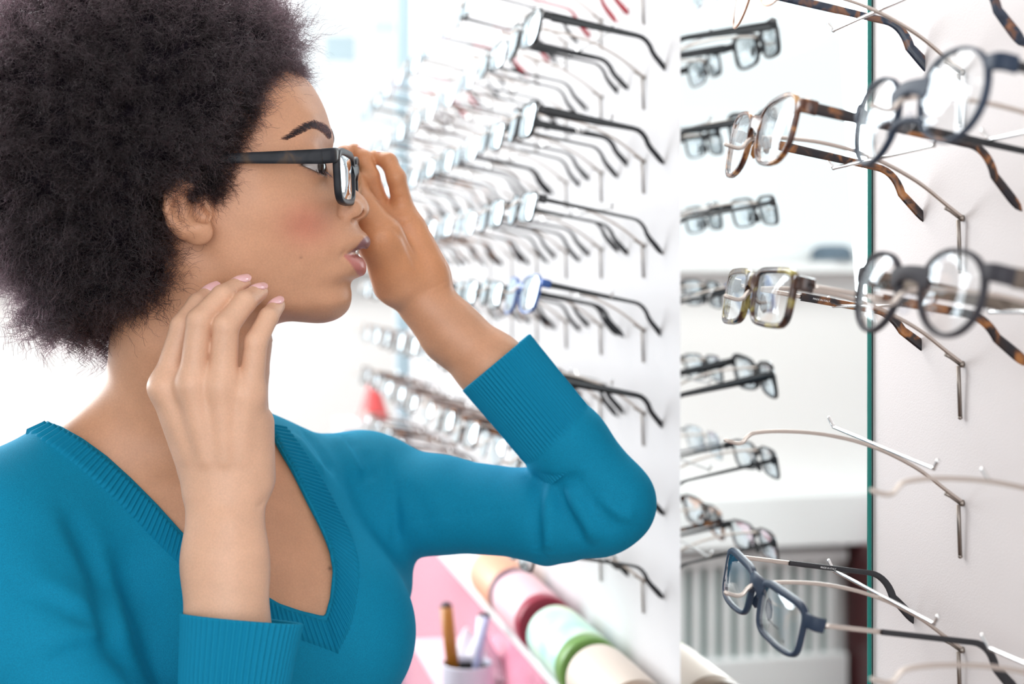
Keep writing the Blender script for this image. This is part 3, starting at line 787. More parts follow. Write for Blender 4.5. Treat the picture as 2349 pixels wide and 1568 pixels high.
# ---- near hand: back of the right hand, fingers resting along the jaw
HZ = -.018
def N_(px, py, D): return P(px, py, D+HZ)
HN = Sdf()
HN.chain([P(330, 1900, .910), P(470, 1790, .908), N_(523, 1520, .930)], [.028, .0250, .0240], .01)
HN.cone(N_(516, 1290, .938), N_(523, 1480, .930), .0258, .0290, .01, flat=(0, 1, 0), fs=.80)
HN.cone(N_(517, 1150, .945), N_(516, 1290, .938), .0258, .0258, .01, flat=(0, 1, 0), fs=.70)
HN.ball(N_(528, 1205, .934), .0105, .014)                                    # ulna knob
MC = [(380, 888, .944), (443, 884, .934), (510, 886, .934), (570, 905, .940)]
WS = [(474, 1110, .952), (497, 1118, .946), (530, 1118, .946), (564, 1105, .950)]
for i in range(4): HN.cone(N_(*WS[i]), N_(*MC[i]), .0150, (.0106, .0110, .0106, .0100)[i], .009)
HN.cone(N_(588, 970, .955), N_(582, 1085, .955), .0115, .0125, .012)         # little-finger edge
for i in range(4):                                                           # tendons and knuckles
    a, b = N_(*WS[i]), N_(*MC[i]); u = A3((0, -1, 0)); HN.cone(a+u*.0120+(b-a)*.3, b+u*.0078, .0016, .0030, .0075)
FG = [([(380, 888, .944), (420, 748, .948), (455, 697, .961), (487, 668, .974)], [.0096, .0082, .0072, .0057]),
      ([(443, 884, .934), (458, 735, .933), (510, 679, .946), (556, 650, .965)], [.0098, .0084, .0074, .0059]),
      ([(510, 886, .934), (518, 748, .932), (562, 692, .945), (595, 669, .962)], [.0096, .0083, .0074, .0059]),
      ([(573, 905, .940), (587, 784, .938), (616, 727, .948), (636, 700, .963)], [.0088, .0074, .0064, .0053])]
FN = Sdf()
for pts, rad in FG:
    f = Sdf(); f.chain([N_(*q) for q in pts], rad, .002); FN.put(lambda p, f=f: f.eval(p), .0008)
HN.put(lambda p: FN.eval(p), .008)
HN.chain([N_(455, 1070, .962), N_(420, 960, .985), N_(425, 880, .995), N_(440, 820, 1.0)], [.0140, .0105, .0095, .0075], .006)   # thumb, behind the palm
BODY.chain([P(0, 1258, .972), P(110, 1500, .945), P(330, 1900, .915)], [.041, .041, .034], .01)   # near upper arm, inside the sleeve
BODY.put(lambda p: HN.eval(p), .002)
# ---- far arm and hand: left palm towards us, thumb and fingers on the far rim
HF = Sdf()
HF.chain([P(1395, 1150, 1.10), P(1290, 1020, 1.103), P(1128, 842, 1.105), P(1037, 763, 1.108), P(975, 690, 1.108)], [.026, .0262, .0258, .0232, .0225], .010)
MCF = [(803, 484, 1.103), (836, 490, 1.108), (878, 496, 1.110), (920, 505, 1.108)]
WSF = [(915, 648, 1.108), (938, 648, 1.110), (964, 645, 1.110), (986, 638, 1.108)]
for i in range(4): HF.cone(P(*WSF[i]), P(*MCF[i]), .0145, (.0108, .0112, .0110, .0105)[i], .012)
HF.cone(P(946, 520, 1.102), P(984, 615, 1.100), .0090, .0115, .014)          # heel of the hand
HF.cone(P(835, 492, 1.100), P(930, 505, 1.100), .0050, .0050, .010)          # pads below the fingers
FF = [([(803, 484, 1.103), (772, 425, 1.096), (772, 378, 1.090), (786, 352, 1.096)], [.0096, .0080, .0072, .0060]),
      ([(836, 490, 1.108), (802, 412, 1.106), (790, 375, 1.102), (792, 350, 1.101)], [.0092, .0076, .0070, .0060]),
      ([(876, 494, 1.110), (848, 405, 1.098), (834, 366, 1.102), (812, 347, 1.106)], [.0092, .0075, .0070, .0062]),
      ([(930, 500, 1.108), (909, 408, 1.096), (891, 370, 1.100), (860, 359, 1.106)], [.0090, .0072, .0064, .0052])]
FN2 = Sdf()
for pts, rad in FF:
    f = Sdf(); f.chain([P(*q) for q in pts], rad, .003); FN2.put(lambda p, f=f: f.eval(p), .0008)
HF.put(lambda p: FN2.eval(p), .006)
f2 = Sdf(); f2.chain([P(918, 640, 1.098), P(872, 545, 1.075), P(836, 485, 1.076), P(815, 420, 1.088)], [.0225, .0160, .0105, .0085], .010)
HF.put(lambda p: f2.eval(p), .006)                                           # thumb and its ball
BODY.chain([P(845, 1135, 1.165), P(1140, 1170, 1.13), P(1395, 1150, 1.10)], [.031, .027, .026], .02)
BODY.put(lambda p: HF.eval(p), .002)
CREASES = [([(838,519),(885,516),(930,505),(967,490)],-1.0,1.6),([(878,500),(925,545),(950,600),(958,622)],-1.2,3.0),([(862,458),(885,457)],-.6,1.2),([(897,456),(936,449)],-.6,1.2),
           ([(958,566),(985,560),(1006,553)],-.5,1.4),([(972,668),(1005,655),(1034,640)],-.7,1.3),([(980,678),(1010,667),(1036,655)],-.4,1.3),([(838,398),(858,392)],-.5,1.2),([(890,405),(918,398)],-.5,1.2),
           ([(866,540),(872,556),(870,575)],-.5,1.2),([(876,536),(882,552),(880,572)],-.4,1.2),
           ([(497,742),(520,738),(542,742)],-.35,1.1),([(498,750),(520,747),(542,752)],-.35,1.1),([(434,728),(458,724),(478,730)],-.35,1.1),([(435,736),(458,733),(480,740)],-.3,1.1),
           ([(568,775),(590,770),(606,778)],-.35,1.1),([(570,783),(590,779),(606,786)],-.3,1.1),([(548,690),(562,684),(578,692)],-.3,1.0),([(606,722),(618,718),(630,726)],-.3,1.0),([(585,1165),(600,1158),(610,1145)],-.8,2)]
BODY.put(make_folds(BODY, CREASES), 0, 'd')
woman = empty('woman', Matrix.Translation((at(420, 1500, 1.07).x, 1.07, .0)))
tag(woman, 'woman with dark afro hair in a teal V-neck sweater trying on dark-rimmed glasses', 'person')

SKIN = mat('skin', (.60, .33, .21), .42, spec=.42)
BODY_H, KNIT_H, HAIR_N = .0013, .0022, 8500
H = BODY_H
lo = (P(-60, 0, 1.05)[0]-.10, .84, ZC-.46); hi = (at(1480, 0, 1.1).x+.03, 1.24, ZC+.18)
body, BV = vdb_mesh(BODY, lo, hi, H, 'body', SKIN)
body.parent = woman; body.matrix_parent_inverse = woman.matrix_world.inverted()
# ------------------------------------------------------------------ the sweater
KNIT = Sdf()
KNIT.put(lambda p: TORSO.eval(p), 0)
KNIT.cone(P(430, 1130, 1.09), P(740, 1112, 1.15), .0265, .0285, .012)
KNIT.cone(P(428, 770, 1.035), P(392, 960, 1.055), .0530, .055, .010)
KNIT.cone(P(300, 965, 1.05), P(20, 1165, .985), .0245, .0345, .035)
KNIT.chain([P(845, 1135, 1.165), P(1000, 1156, 1.145), P(1240, 1180, 1.117), P(1400, 1152, 1.10)], [.040, .0375, .0338, .0338], .012, k0=.022)
KNIT.chain([P(1400, 1152, 1.10), P(1300, 1022, 1.103), P(1176, 873, 1.105)], [.0338, .0325, .0290], .008)
KNIT.cone(P(1285, 1215, 1.105), P(1370, 1215, 1.10), .017, .017, .02)
KNIT.ball(P(1255, 1262, 1.110), .0080, .012); KNIT.ball(P(1305, 1258, 1.106), .0065, .010)
KNIT.chain([P(0, 1258, .972), P(112, 1500, .945), P(330, 1900, .915)], [.050, .050, .044], .012, k0=.03)
KNIT.chain([P(330, 1900, .915), P(470, 1790, .910), P(530, 1600, .9100)], [.040, .034, .0310], .012)
IN_L = [(745,1413),(690,1400),(640,1383),(560,1335),(480,1275),(420,1222),(360,1155),(300,1095),(245,1045),(190,1005),(140,977),(112,968)]
OUT_L = [(777,1500),(720,1480),(640,1450),(545,1402),(450,1330),(400,1285),(330,1215),(255,1140),(180,1075),(120,1030),(75,1003),(58,993)]
IN_R = [(745,1413),(757,1370),(763,1310),(755,1260),(735,1210),(705,1150),(668,1075),(642,1030),(624,995),(612,975)]
OUT_R = [(777,1500),(806,1440),(822,1370),(827,1300),(812,1235),(785,1180),(745,1105),(708,1045),(682,1008),(662,985)]
FOLDS = [([(700,985),(735,1030),(770,1090)],-5.0,6),([(668,992),(705,1040),(745,1090)],3.5,6),([(745,975),(800,1035),(835,1100)],4.0,8),([(785,985),(830,1050),(850,1110)],-4.2,7),
         ([(893,1032),(903,1110),(908,1180),(912,1245)],-3.0,4),([(915,1200),(1050,1178),(1235,1163)],-.9,2.5),
         ([(1236,1098),(1233,1180),(1236,1275)],-6.5,5),([(1258,1110),(1252,1190),(1256,1275)],5.0,7),([(1276,1115),(1305,1180),(1340,1240)],-5.5,5),
         ([(1300,1120),(1338,1185),(1372,1245)],5.0,7),([(1325,1112),(1375,1175),(1410,1225)],-4.0,6),([(1350,1108),(1400,1145),(1450,1165)],-3.0,6),([(1215,1095),(1280,1108),(1345,1095)],-5.5,5),([(1360,1125),(1420,1170),(1460,1190)],2.5,7),
         ([(1340,1135),(1400,1190),(1440,1215)],-1.8,5),([(915,1110),(960,1150),(1000,1240)],-1.4,8),
         ([(150,1165),(200,1250),(232,1340),(258,1470),(320,1568)],-9,9),([(210,1240),(262,1380),(300,1500)],3.5,11),
         ([(0,1350),(90,1360),(165,1395),(235,1440)],-4,8),([(30,1335),(130,1355),(215,1400)],2.5,9),([(90,1490),(180,1455),(255,1445)],3.5,9),([(80,1525),(180,1490),(265,1480)],-3,8),
         ([(300,1330),(345,1430),(400,1540)],-2.0,14),([(20,1170),(90,1230),(160,1330)],-1.8,12)]
KNIT.put(make_folds(KNIT, FOLDS), .0, 'd')
KFULL = Sdf(); KFULL.P = list(KNIT.P)
VPOLY = np.array(IN_L+[(40, 400), (640, 400)]+IN_R[::-1][:-1], float)
def vneck(p):
    shp = p.shape[:-1]; q = p.reshape(-1, 3); px, py = project(q)
    d = poly_sd(VPOLY, px, py)/3150.0
    front = -((q-P(400, 1190, 1.085)) @ CH)-.03
    front = np.where(py < 1000, -.1, front+np.clip((1060-py)/3000, -.1, .0)*0)
    return np.maximum(d, front).reshape(shp)
KNIT.put(vneck, .001, 's')
# openings at the wrists
for c, ax in ((P(1170, 866, 1.105), P(1128, 815, 1.105)-P(1170, 866, 1.105)), (P(552, 1470, .912), P(556, 1400, .916)-P(552, 1470, .912))):
    ax = ax/np.linalg.norm(ax)
    KNIT.put(lambda p, c=c, ax=ax: np.maximum(-((p-c) @ ax), np.sqrt(((p-c)**2).sum(-1))-.06), .001, 's')
TEAL = mat('teal_knit', (.0004, .21, .365), .78, spec=.2, Sheen_Weight=.30, Sheen_Roughness=.4)
bsdf(TEAL).inputs['Sheen Tint'].default_value = (.02, .62, 1.0, 1)
noise_color(TEAL, 1400, [(.35, (.0003, .19, .33)), (.65, (.0006, .24, .415))], 2.0); bump(TEAL, 1700, .5, .0006)
RIBM = mat('teal_rib', (.0004, .21, .365), .78, spec=.2, Sheen_Weight=.30, Sheen_Roughness=.4)
bsdf(RIBM).inputs['Sheen Tint'].default_value = (.02, .62, 1.0, 1); bump(RIBM, 2200, .4, .0004)
lo = (P(-90, 0, 1.0)[0]-.03, .85, ZC-.44); hi = (at(1510, 0, 1.1).x+.01, 1.25, ZC-.045)
sweater, _ = vdb_mesh(KNIT, lo, hi, KNIT_H, 'sweater', TEAL)
sweater.parent = woman; sweater.matrix_parent_inverse = woman.matrix_world.inverted()
def under(o, par):
    o.parent = par; o.matrix_parent_inverse = par.matrix_world.inverted(); return o
# ribbed trims
def ribbed_tube(name, pts, rad, nrib, amp, thick, flat=1.0):
    C = catmull([Vector(p) for p in pts], 10); n = len(C); m = nrib*8; V = []; Fc = []
    R = np.interp(np.linspace(0, 1, n), np.linspace(0, 1, len(rad)), rad)
    rows = [(C[i], R[i], 1, i) for i in range(n)]
    rows = [(C[0]+(C[1]-C[0])*.4, R[0]-thick, 0, 0)]+[(C[0]-(C[1]-C[0])*0, R[0]-thick*.8, 0, 0), (C[0]-(C[1]-C[0]).normalized()*thick*.35, R[0]-thick*.4, .2, 0)]+rows
    deep = C[0]+(C[4]-C[0]); rows = [(deep, R[0]-thick*1.2, 0, 0)]+rows
    for (c, r, am, i) in rows:
        t = (C[min(i+1, n-1)]-C[max(i-1, 0)]).normalized(); a = t.cross(Vector((0, 1, 0))).normalized(); b_ = a.cross(t).normalized()
        for k in range(m):
            th = 2*math.pi*k/m; s = math.cos(th*nrib); rr = r+am*amp*(math.copysign(abs(s)**.6, s))
            V.append(c+a*(rr*math.cos(th))+b_*(rr*flat*math.sin(th)))
    for i in range(len(rows)-1):
        for k in range(m):
            k2 = (k+1) % m; Fc.append((i*m+k, i*m+k2, (i+1)*m+k2, (i+1)*m+k))
    return under(mesh(name, V, Fc, RIBM), sweater)
ribbed_tube('cuff', [P(1139, 831, 1.105), P(1215, 922, 1.104), P(1270, 988, 1.103), P(1325, 1052, 1.102)], [.0338, .0330, .0328, .0322], 64, .00055, .0022)
ribbed_tube('cuff', [P(555, 1420, .9155), P(545, 1500, .911), P(536, 1580, .907), P(528, 1640, .903)], [.0392, .0365, .0345, .034], 58, .0006, .0022)
def band(inner, outer, rib, amp):
    def dense(pl, n):
        q = np.array([tuple(v)[:2] for v in catmull([(x, y, 0) for x, y in pl], 12)])
        s = np.concatenate([[0], np.cumsum(np.linalg.norm(np.diff(q, axis=0), axis=1))]); u = np.linspace(0, s[-1], n)
        return np.stack([np.interp(u, s, q[:, 0]), np.interp(u, s, q[:, 1])], 1), s[-1]
    L = dense(outer, 10)[1]; nr = int(L/rib); n = nr*8; a, _ = dense(inner, n); b, _ = dense(outer, n); K = 9
    W = np.linspace(0, 1, K)
    q = a[:, None]+(b-a)[:, None]*W[None, :, None]
    p3, t = KFULL.trace(q[..., 0], q[..., 1])
    # fill in misses near the outline
    for j in range(K):
        bad = t[:, j] > 1.3; idx = np.arange(n)
        if bad.any() and (~bad).any():
            tt = np.interp(idx, idx[~bad], t[~bad, j])
            for i in idx[bad]: p3[i, j] = A3(at(q[i, j, 0], q[i, j, 1], tt[i]))
    kk = np.exp(-(np.arange(-40, 41)/16.0)**2); kk /= kk.sum()
    for j in range(K):
        dd = p3[:, j, 1]; dd = np.convolve(np.pad(dd, 40, 'edge'), kk, 'valid')
        p3[:, j] = np.stack([(q[:, j, 0]-CX)/F*dd, dd, ZC+(HY-q[:, j, 1])/F*dd], -1)
    g = KFULL.grad(p3.reshape(-1, 3), .004).reshape(p3.shape)
    ph = np.arange(n)/8*2*np.pi; s = np.cos(ph); s = np.sign(s)*np.abs(s)**.7
    lift = .0016+amp*s[:, None]*np.ones(K)[None]; lift[:, 0] = -.0035; lift[:, 1] += .0002; lift[:, -1] = -.0006
    p3[:, 0] = p3[:, 1]*.75+p3[:, 0]*.25
    V = (p3+g*lift[..., None]).reshape(-1, 3)
    Fc = [(i*K+j, i*K+j+1, (i+1)*K+j+1, (i+1)*K+j) for i in range(n-1) for j in range(K-1)]
    return V, Fc
mbn = MB()
for args in ((IN_L, OUT_L, 13.5, .0008), (IN_R, OUT_R, 12.0, .0008)):
    V, Fc = band(*args); mbn.add(V, Fc)
under(mbn.build('neckband', RIBM), sweater)
# ------------------------------------------------------------------ colour of the skin: lips, blush, brows' bed; painted light on far palm, lid shadow
def near_px(V):                                        # where each point (or its mirror twin on the near side) appears
    q = V.copy(); q[:, 1] = DM-np.abs(q[:, 1]-DM); return project(q)
vx, vy = near_px(BV); face = (BV[:, 0] > hx(560, 400, .05)[0]) & (BV[:, 0] < hx(860, 400, 0)[0]) & (BV[:, 2] > ZC-.03) & (np.abs(BV[:, 1]-DM) < .075)
def soft(poly, w=3.0):
    d = np.full(len(BV), 99.0); d[face] = poly_sd(smooth_loop(poly, 4), vx[face], vy[face]); return np.clip(.5-d/w, 0, 1)*(np.abs(BV[:, 1]-DM) < .0275)*((BV[:, 1] < DM+.012) | (BV[:, 0] < hx(840, 560)[0]))
def g2(cx, cy, sx, sy): return np.where(face, np.exp(-((vx-cx)/sx)**2-((vy-cy)/sy)**2), 0)
Cs = np.tile(np.array([.605, .315, .185]), (len(BV), 1))
def mixc(c, m):
    global Cs
    Cs = Cs*(1-m[:, None])+np.array(c)*m[:, None]
far_hand = (BV[:, 1] > 1.045) & (BV[:, 0] > np.where(BV[:, 1] > 1.062, at(835, 0, 1.09).x-.02, -.1165)) & (BV[:, 2] > ZC-.02)
near_hand = (BV[:, 1] < .985) & (BV[:, 2] < ZC+.005) & (BV[:, 0] > at(330, 0, .93).x) & (BV[:, 0] < at(670, 0, .93).x)
mixc((.69, .42, .285), near_hand*np.clip((.972-BV[:, 1])/.01, 0, 1)*.9)
mixc((.62, .27, .12), far_hand*np.clip((BV[:, 2]-(ZC-.02))/.03, 0, 1)*.75)  # light glowing through the far hand, painted as an orange tint
mixc((.60, .20, .135), g2(702, 515, 58, 50)*.68)
mixc((.62, .33, .22), g2(716, 322, 34, 13)*.5)
mixc((.33, .15, .095), g2(724, 394, 22, 12)*.5)  # lower lid darkened: lash tone and the eyelid's shadow painted in
U_LIP = [(852,546),(846,540),(836,545),(828,553),(817,567),(802,578),(788,586),(796,583),(809,580),(828,580),(842,579),(852,566)]
L_LIP = [(788,586),(799,583),(812,583),(825,586),(836,596),(843,608),(842,626),(832,637),(820,628),(809,611),(799,598)]
mixc((.25, .115, .12), soft(U_LIP)); mixc((.50, .17, .145), soft(L_LIP))
for wd in WEDGE:
    dv = np.full(len(BV), 1.0); mm = face & (np.abs(BV[:, 1]-DM) > .015); dv[mm] = np.abs(wd(BV[mm])); mixc((.045, .022, .018), np.clip(1.25-dv/.0011, 0, 1)*.9)
mo3, _t = BODY.trace(np.array([757., 705., 690.]), np.array([1303., 183., 590.]))
for m3, rr, st_ in zip(mo3, (.0016, .0010, .0009), (.8, .5, .5)): mixc((.10, .04, .025), np.exp(-((BV-m3)**2).sum(1)/rr**2)*st_)
at_ = body.data.color_attributes.new('Tone', 'FLOAT_COLOR', 'POINT')
at_.data.foreach_set('color', np.concatenate([Cs, np.ones((len(BV), 1))], 1).astype(np.float32).ravel())
ca = nd(SKIN, 'ShaderNodeVertexColor', layer_name='Tone'); 
tcs = nd(SKIN, 'ShaderNodeTexCoord'); n1 = nd(SKIN, 'ShaderNodeTexNoise', Scale=750.0, Detail=4.0); n2 = nd(SKIN, 'ShaderNodeTexNoise', Scale=60.0, Detail=3.0)
mr1 = nd(SKIN, 'ShaderNodeMapRange'); mr2 = nd(SKIN, 'ShaderNodeMapRange'); mm1 = nd(SKIN, 'ShaderNodeMath'); mm1.operation = 'MULTIPLY'
for r_, a_, b_ in ((mr1, .93, 1.06), (mr2, .94, 1.06)):
    r_.inputs['From Min'].default_value = .25; r_.inputs['From Max'].default_value = .75; r_.inputs['To Min'].default_value = a_; r_.inputs['To Max'].default_value = b_
vm = nd(SKIN, 'ShaderNodeVectorMath'); vm.operation = 'SCALE'
ln(SKIN, tcs, 'Object', n1, 'Vector'); ln(SKIN, tcs, 'Object', n2, 'Vector'); ln(SKIN, n1, 'Fac', mr1, 'Value'); ln(SKIN, n2, 'Fac', mr2, 'Value')
ln(SKIN, mr1, 'Result', mm1, 0); ln(SKIN, mr2, 'Result', mm1, 1); ln(SKIN, ca, 'Color', vm, 0); ln(SKIN, mm1, 'Value', vm, 'Scale'); ln(SKIN, vm, 'Vector', bsdf(SKIN), 'Base Color')

bsdf(SKIN).inputs['Subsurface Weight'].default_value = .12; bsdf(SKIN).inputs['Subsurface Radius'].default_value = (1, .35, .18)
bsdf(SKIN).inputs['Subsurface Scale'].default_value = .006
bump(SKIN, 1100, .22, .0004, 4)

# eyes
EYEM = mat('eye_white', (.58, .52, .50), .12); IRIS = mat('iris_brown', (.028, .014, .010), .06)
for e in EYE:
    b = MB(); b.sphere(e, .01205, 20); ey = under(b.build('eye', EYEM), woman)
    b = MB(); prof = [(.0124*math.sin(a), .0124*math.cos(a)) for a in np.linspace(.52, .001, 9)]
    b.lathe(prof, 32, Matrix.Translation(e) @ Matrix.Rotation(-.38, 4, 'Z') @ Matrix.Rotation(math.pi/2, 4, 'Y')); under(b.build('iris', IRIS), ey)
# teeth: a shallow arch behind the lips
b = MB(); c0 = both(788, 580, 0)[0]; cxm = (hx(822, 580)[0])
for i in range(-4, 5):
    a = i*.26; r = .0195; cx0 = cxm-r; z1, z0 = hx(0, 570)[1], hx(0, 584)[1]
    M4 = Matrix.Translation((cx0, DM, 0)) @ Matrix.Rotation(a, 4, 'Z') @ Matrix.Translation((r-.001, 0, 0))
    b.box((-.0015, -.0027, z0), (.0012, .0027, z1), M4, .0008)
under(b.build('teeth', mat('teeth', (.80, .76, .70), .2)), woman)
b = MB(); b.sphere((0, 0, 0), 1, 14)
mo = b.build('inner_mouth', mat('mouth_dark', (.05, .012, .012), .5)); mo.matrix_world = Matrix.Translation((cxm-.0175, DM, hx(0, 580)[1])) @ Matrix.Diagonal((.0145, .0165, .0075, 1)); under(mo, woman)

# nails
NAIL = mat('pink_nail_polish', (.90, .55, .57), .22, Coat_Weight=.5)
def nail(prev, tip, r, dorsal, L=.0155, halfang=1.25):
    prev, tip = A3(prev), A3(tip); d = (tip-prev)/np.linalg.norm(tip-prev); n = A3(dorsal); n = n-(n @ d)*d; n /= np.linalg.norm(n); s = np.cross(d, n)
    V = []; Fc = []; NU, NVv = 14, 11
    for lay, off in ((0, .0009), (1, .0001)):
        for i in range(NU):
            u = i/(NU-1); wv = (max(0.0, 1-abs(2*u-1)**3.2))**.5*(1 if u > .5 else .94)
            for j in range(NVv):
                a = (2*j/(NVv-1)-1)*halfang*max(wv, .02); rr = r*1.02+off-.0006*abs(2*u-1)**2*(u < .5)-(.0028*u*u if u > 0 else 0)
                V.append(tip+d*(-.0078+u*L)+s*rr*math.sin(a)+n*rr*math.cos(a))
    q = NU*NVv
    for i in range(NU-1):
        for j in range(NVv-1):
            k = i*NVv+j; Fc.append((k, k+1, k+NVv+1, k+NVv)); Fc.append((q+k+NVv, q+k+NVv+1, q+k+1, q+k))
    for i in range(NU-1):
        for j in (0, NVv-1): k = i*NVv+j; Fc.append((k, k+NVv, q+k+NVv, q+k))
    for j in range(NVv-1):
        for i in (0, NU-1): k = i*NVv+j; Fc.append((k, k+1, q+k+1, q+k))
    return under(mesh('fingernail', V, Fc, NAIL), woman)
for pts, rad in FG: nail(N_(*pts[2]), N_(*pts[3]), rad[3], (-.34, -.80, .70))
for pts, rad in FF[1:]: nail(P(*pts[2]), P(*pts[3]), rad[3], (-.2, .55, .9), L=.0105)

# ------------------------------------------------------------------ hair as strands
def strands(name, Pts, rad, m, parent):
    n, k, _ = Pts.shape
    hc = bpy.data.hair_curves.new(name); hc.add_curves([k]*n)
    hc.attributes['position'].data.foreach_set('vector', Pts.astype(np.float32).ravel())
    ra = hc.attributes.get('radius') or hc.attributes.new('radius', 'FLOAT', 'POINT')
    taper = np.linspace(1, .35, k)**.8
    ra.data.foreach_set('value', (np.asarray(rad)[:, None]*taper[None]).astype(np.float32).ravel())
    return under(link(name, hc, m), parent)
rng = np.random.default_rng(5)
def unit(v): return v/(np.linalg.norm(v, axis=-1, keepdims=True)+1e-12)
HAIRM = bpy.data.materials.new('dark_hair'); HAIRM.use_nodes = True; nt_h = HAIRM.node_tree; nt_h.nodes.clear()
ho = nd(HAIRM, 'ShaderNodeOutputMaterial'); hp = nd(HAIRM, 'ShaderNodeBsdfHairPrincipled'); hp.parametrization = 'COLOR'
hp.inputs['Color'].default_value = (.0062, .0030, .0040, 1); hp.inputs['Roughness'].default_value = .42; hp.inputs['Radial Roughness'].default_value = .6
ln(HAIRM, hp, 'BSDF', ho, 'Surface')
HCORE = mat('hair_mass', (.006, .004, .007), .9, spec=.1)
HP = [(1000,96,0),(738,98,.0),(708,146,.02),(690,168,.025),(660,152,.03),(634,150,.045),(594,190,.06),(572,264,.068),(524,330,.07),(498,395,.073),(492,436,.073),(475,450,.075),(446,432,.078),(392,456,.08),
      (376,510,.08),(380,548,.08),(394,572,.075),(416,604,.06),(408,656,.06),(386,712,.055),(332,728,.05),(270,764,.05),(235,900,.05),(1000,900,0)]
hpoly = np.array([hx(*p) for p in HP])
hc0 = A3((hx(330, 330)[0], DM, hx(330, 330)[1]))
def hair_d(p):
    q = p-hc0; r = np.array([.1400, .128, .1400])
    k0 = np.sqrt(((q/r)**2).sum(-1)); k1 = np.sqrt(((q/(r*r))**2).sum(-1))+1e-9; d = k0*(k0-1)/k1
    sh = p.shape[:-1]; d2 = poly_sd(hpoly, p[..., 0].ravel(), p[..., 2].ravel()).reshape(sh)
    lum = .0022*(np.sin(q[..., 0]*140+q[..., 1]*60)*np.sin(q[..., 2]*150-q[..., 1]*90)+np.sin(q[..., 1]*170+q[..., 2]*40))
    return smax(d+lum, -d2, .022)
HAIR = Sdf(); HAIR.put(hair_d, 0)
CORE = Sdf(); CORE.put(lambda p: hair_d(p)+.0115, 0)
lo, hi = hc0-.16, hc0+.16
hcore, HV = vdb_mesh(CORE, lo, hi, .004, 'hair', HCORE)
under(hcore, woman)
me = hcore.data; nf = len(me.polygons); ar = np.empty(nf); me.polygons.foreach_get('area', ar); cen = np.empty(nf*3); me.polygons.foreach_get('center', cen); cen = cen.reshape(-1, 3)
def grow(NC, PER, K, Lr, Ar, Tr, src, seed, spread=.0022, frizz=.0012):
    rg = np.random.default_rng(seed); rt = src(NC, rg); n = HAIR.grad(rt, .003)
    n = unit(n+rg.normal(0, .33, n.shape)); t1 = unit(np.cross(n, rg.normal(size=n.shape))); t2 = np.cross(n, t1)
    L = rg.uniform(*Lr, NC); Aa = rg.uniform(*Ar, NC); T = rg.uniform(*Tr, NC); ph = rg.uniform(0, 2*np.pi, NC); dr = rg.normal(0, .006, (NC, 3)); sg = rg.choice([-1, 1], NC)
    rep = lambda a: np.repeat(a, PER, 0)
    R, N, B1, B2, L, Aa, T, ph, dr, sg = map(rep, (rt, n, t1, t2, L, Aa, T, ph, dr, sg)); S = NC*PER
    R = R+rg.normal(0, spread, (S, 3)); L = L*rg.uniform(.80, 1.12, S); Aa = Aa*rg.uniform(.8, 1.2, S); ph = ph+rg.normal(0, .35, S); dr = dr+rg.normal(0, .0025, (S, 3))
    t = np.linspace(0, 1, K)[None]; env = np.clip(t*3, 0, 1)*(1-.25*t)
    w = ph[:, None]+sg[:, None]*2*np.pi*T[:, None]*t
    X = R[:, None]+N[:, None]*(L[:, None]*t)[..., None]+B1[:, None]*(Aa[:, None]*env*np.cos(w))[..., None]+B2[:, None]*(Aa[:, None]*env*np.sin(w))[..., None]+dr[:, None]*(t*t)[..., None]
    fz = rg.normal(0, 1, X.shape); fz = np.cumsum(fz, 1)/math.sqrt(K); return X+fz*frizz
def on_core(n, rg):
    i = rg.choice(nf, n, p=ar/ar.sum()); return cen[i]+rg.normal(0, .0015, (n, 3))
H1 = grow(HAIR_N, 7, 22, (.013, .024), (.0012, .0030), (1.6, 3.4), on_core, 1)
strands('curls', H1, rng.uniform(.00009, .00015, len(H1)), HAIRM, hcore)
H2 = grow(900, 3, 20, (.022, .034), (.001, .0030), (1.2, 2.6), on_core, 2, .003, .003)
strands('flyaway_hair', H2, rng.uniform(.00007, .00010, len(H2)), HAIRM, hcore)
hl = np.array([(690,164),(660,150),(634,148),(588,190),(566,262),(520,328),(492,392),(486,428),(474,440)], float)
uu = rng.uniform(0, len(hl)-1.001, 700); i0 = uu.astype(int); qb = hl[i0]+(hl[i0+1]-hl[i0])*(uu-i0)[:, None]
qb = qb+np.array([-1, -.35])*np.abs(rng.normal(2, 22, 700))[:, None]
pb, tb_ = BODY.trace(qb[:, 0], qb[:, 1]); pb = pb[tb_ < 1.2]; pm = pb.copy(); pm[:, 1] = 2*DM-pm[:, 1]; pb = np.concatenate([pb, pm])
def on_edge(n, rg): return pb
H4 = grow(len(pb), 9, 20, (.006, .011), (.0010, .0024), (1.2, 2.4), on_edge, 7, .0022, .0014)
strands('edge_curls', H4, rng.uniform(.00008, .00013, len(H4)), HAIRM, hcore)
lowsel = cen[:, 2] < ZC-.005
lowsel &= (cen[:, 0] < hx(250, 700)[0])
lowc = cen[lowsel]
def on_low(n, rg): return lowc[rg.integers(0, len(lowc), n)]-np.array([0, 0, .004])
H3 = grow(120, 12, 40, (.024, .036), (.0030, .0046), (2.4, 3.6), on_low, 3, .0006, .0006)
strands('ringlets', H3, rng.uniform(.00014, .0002, len(H3)), HAIRM, hcore)
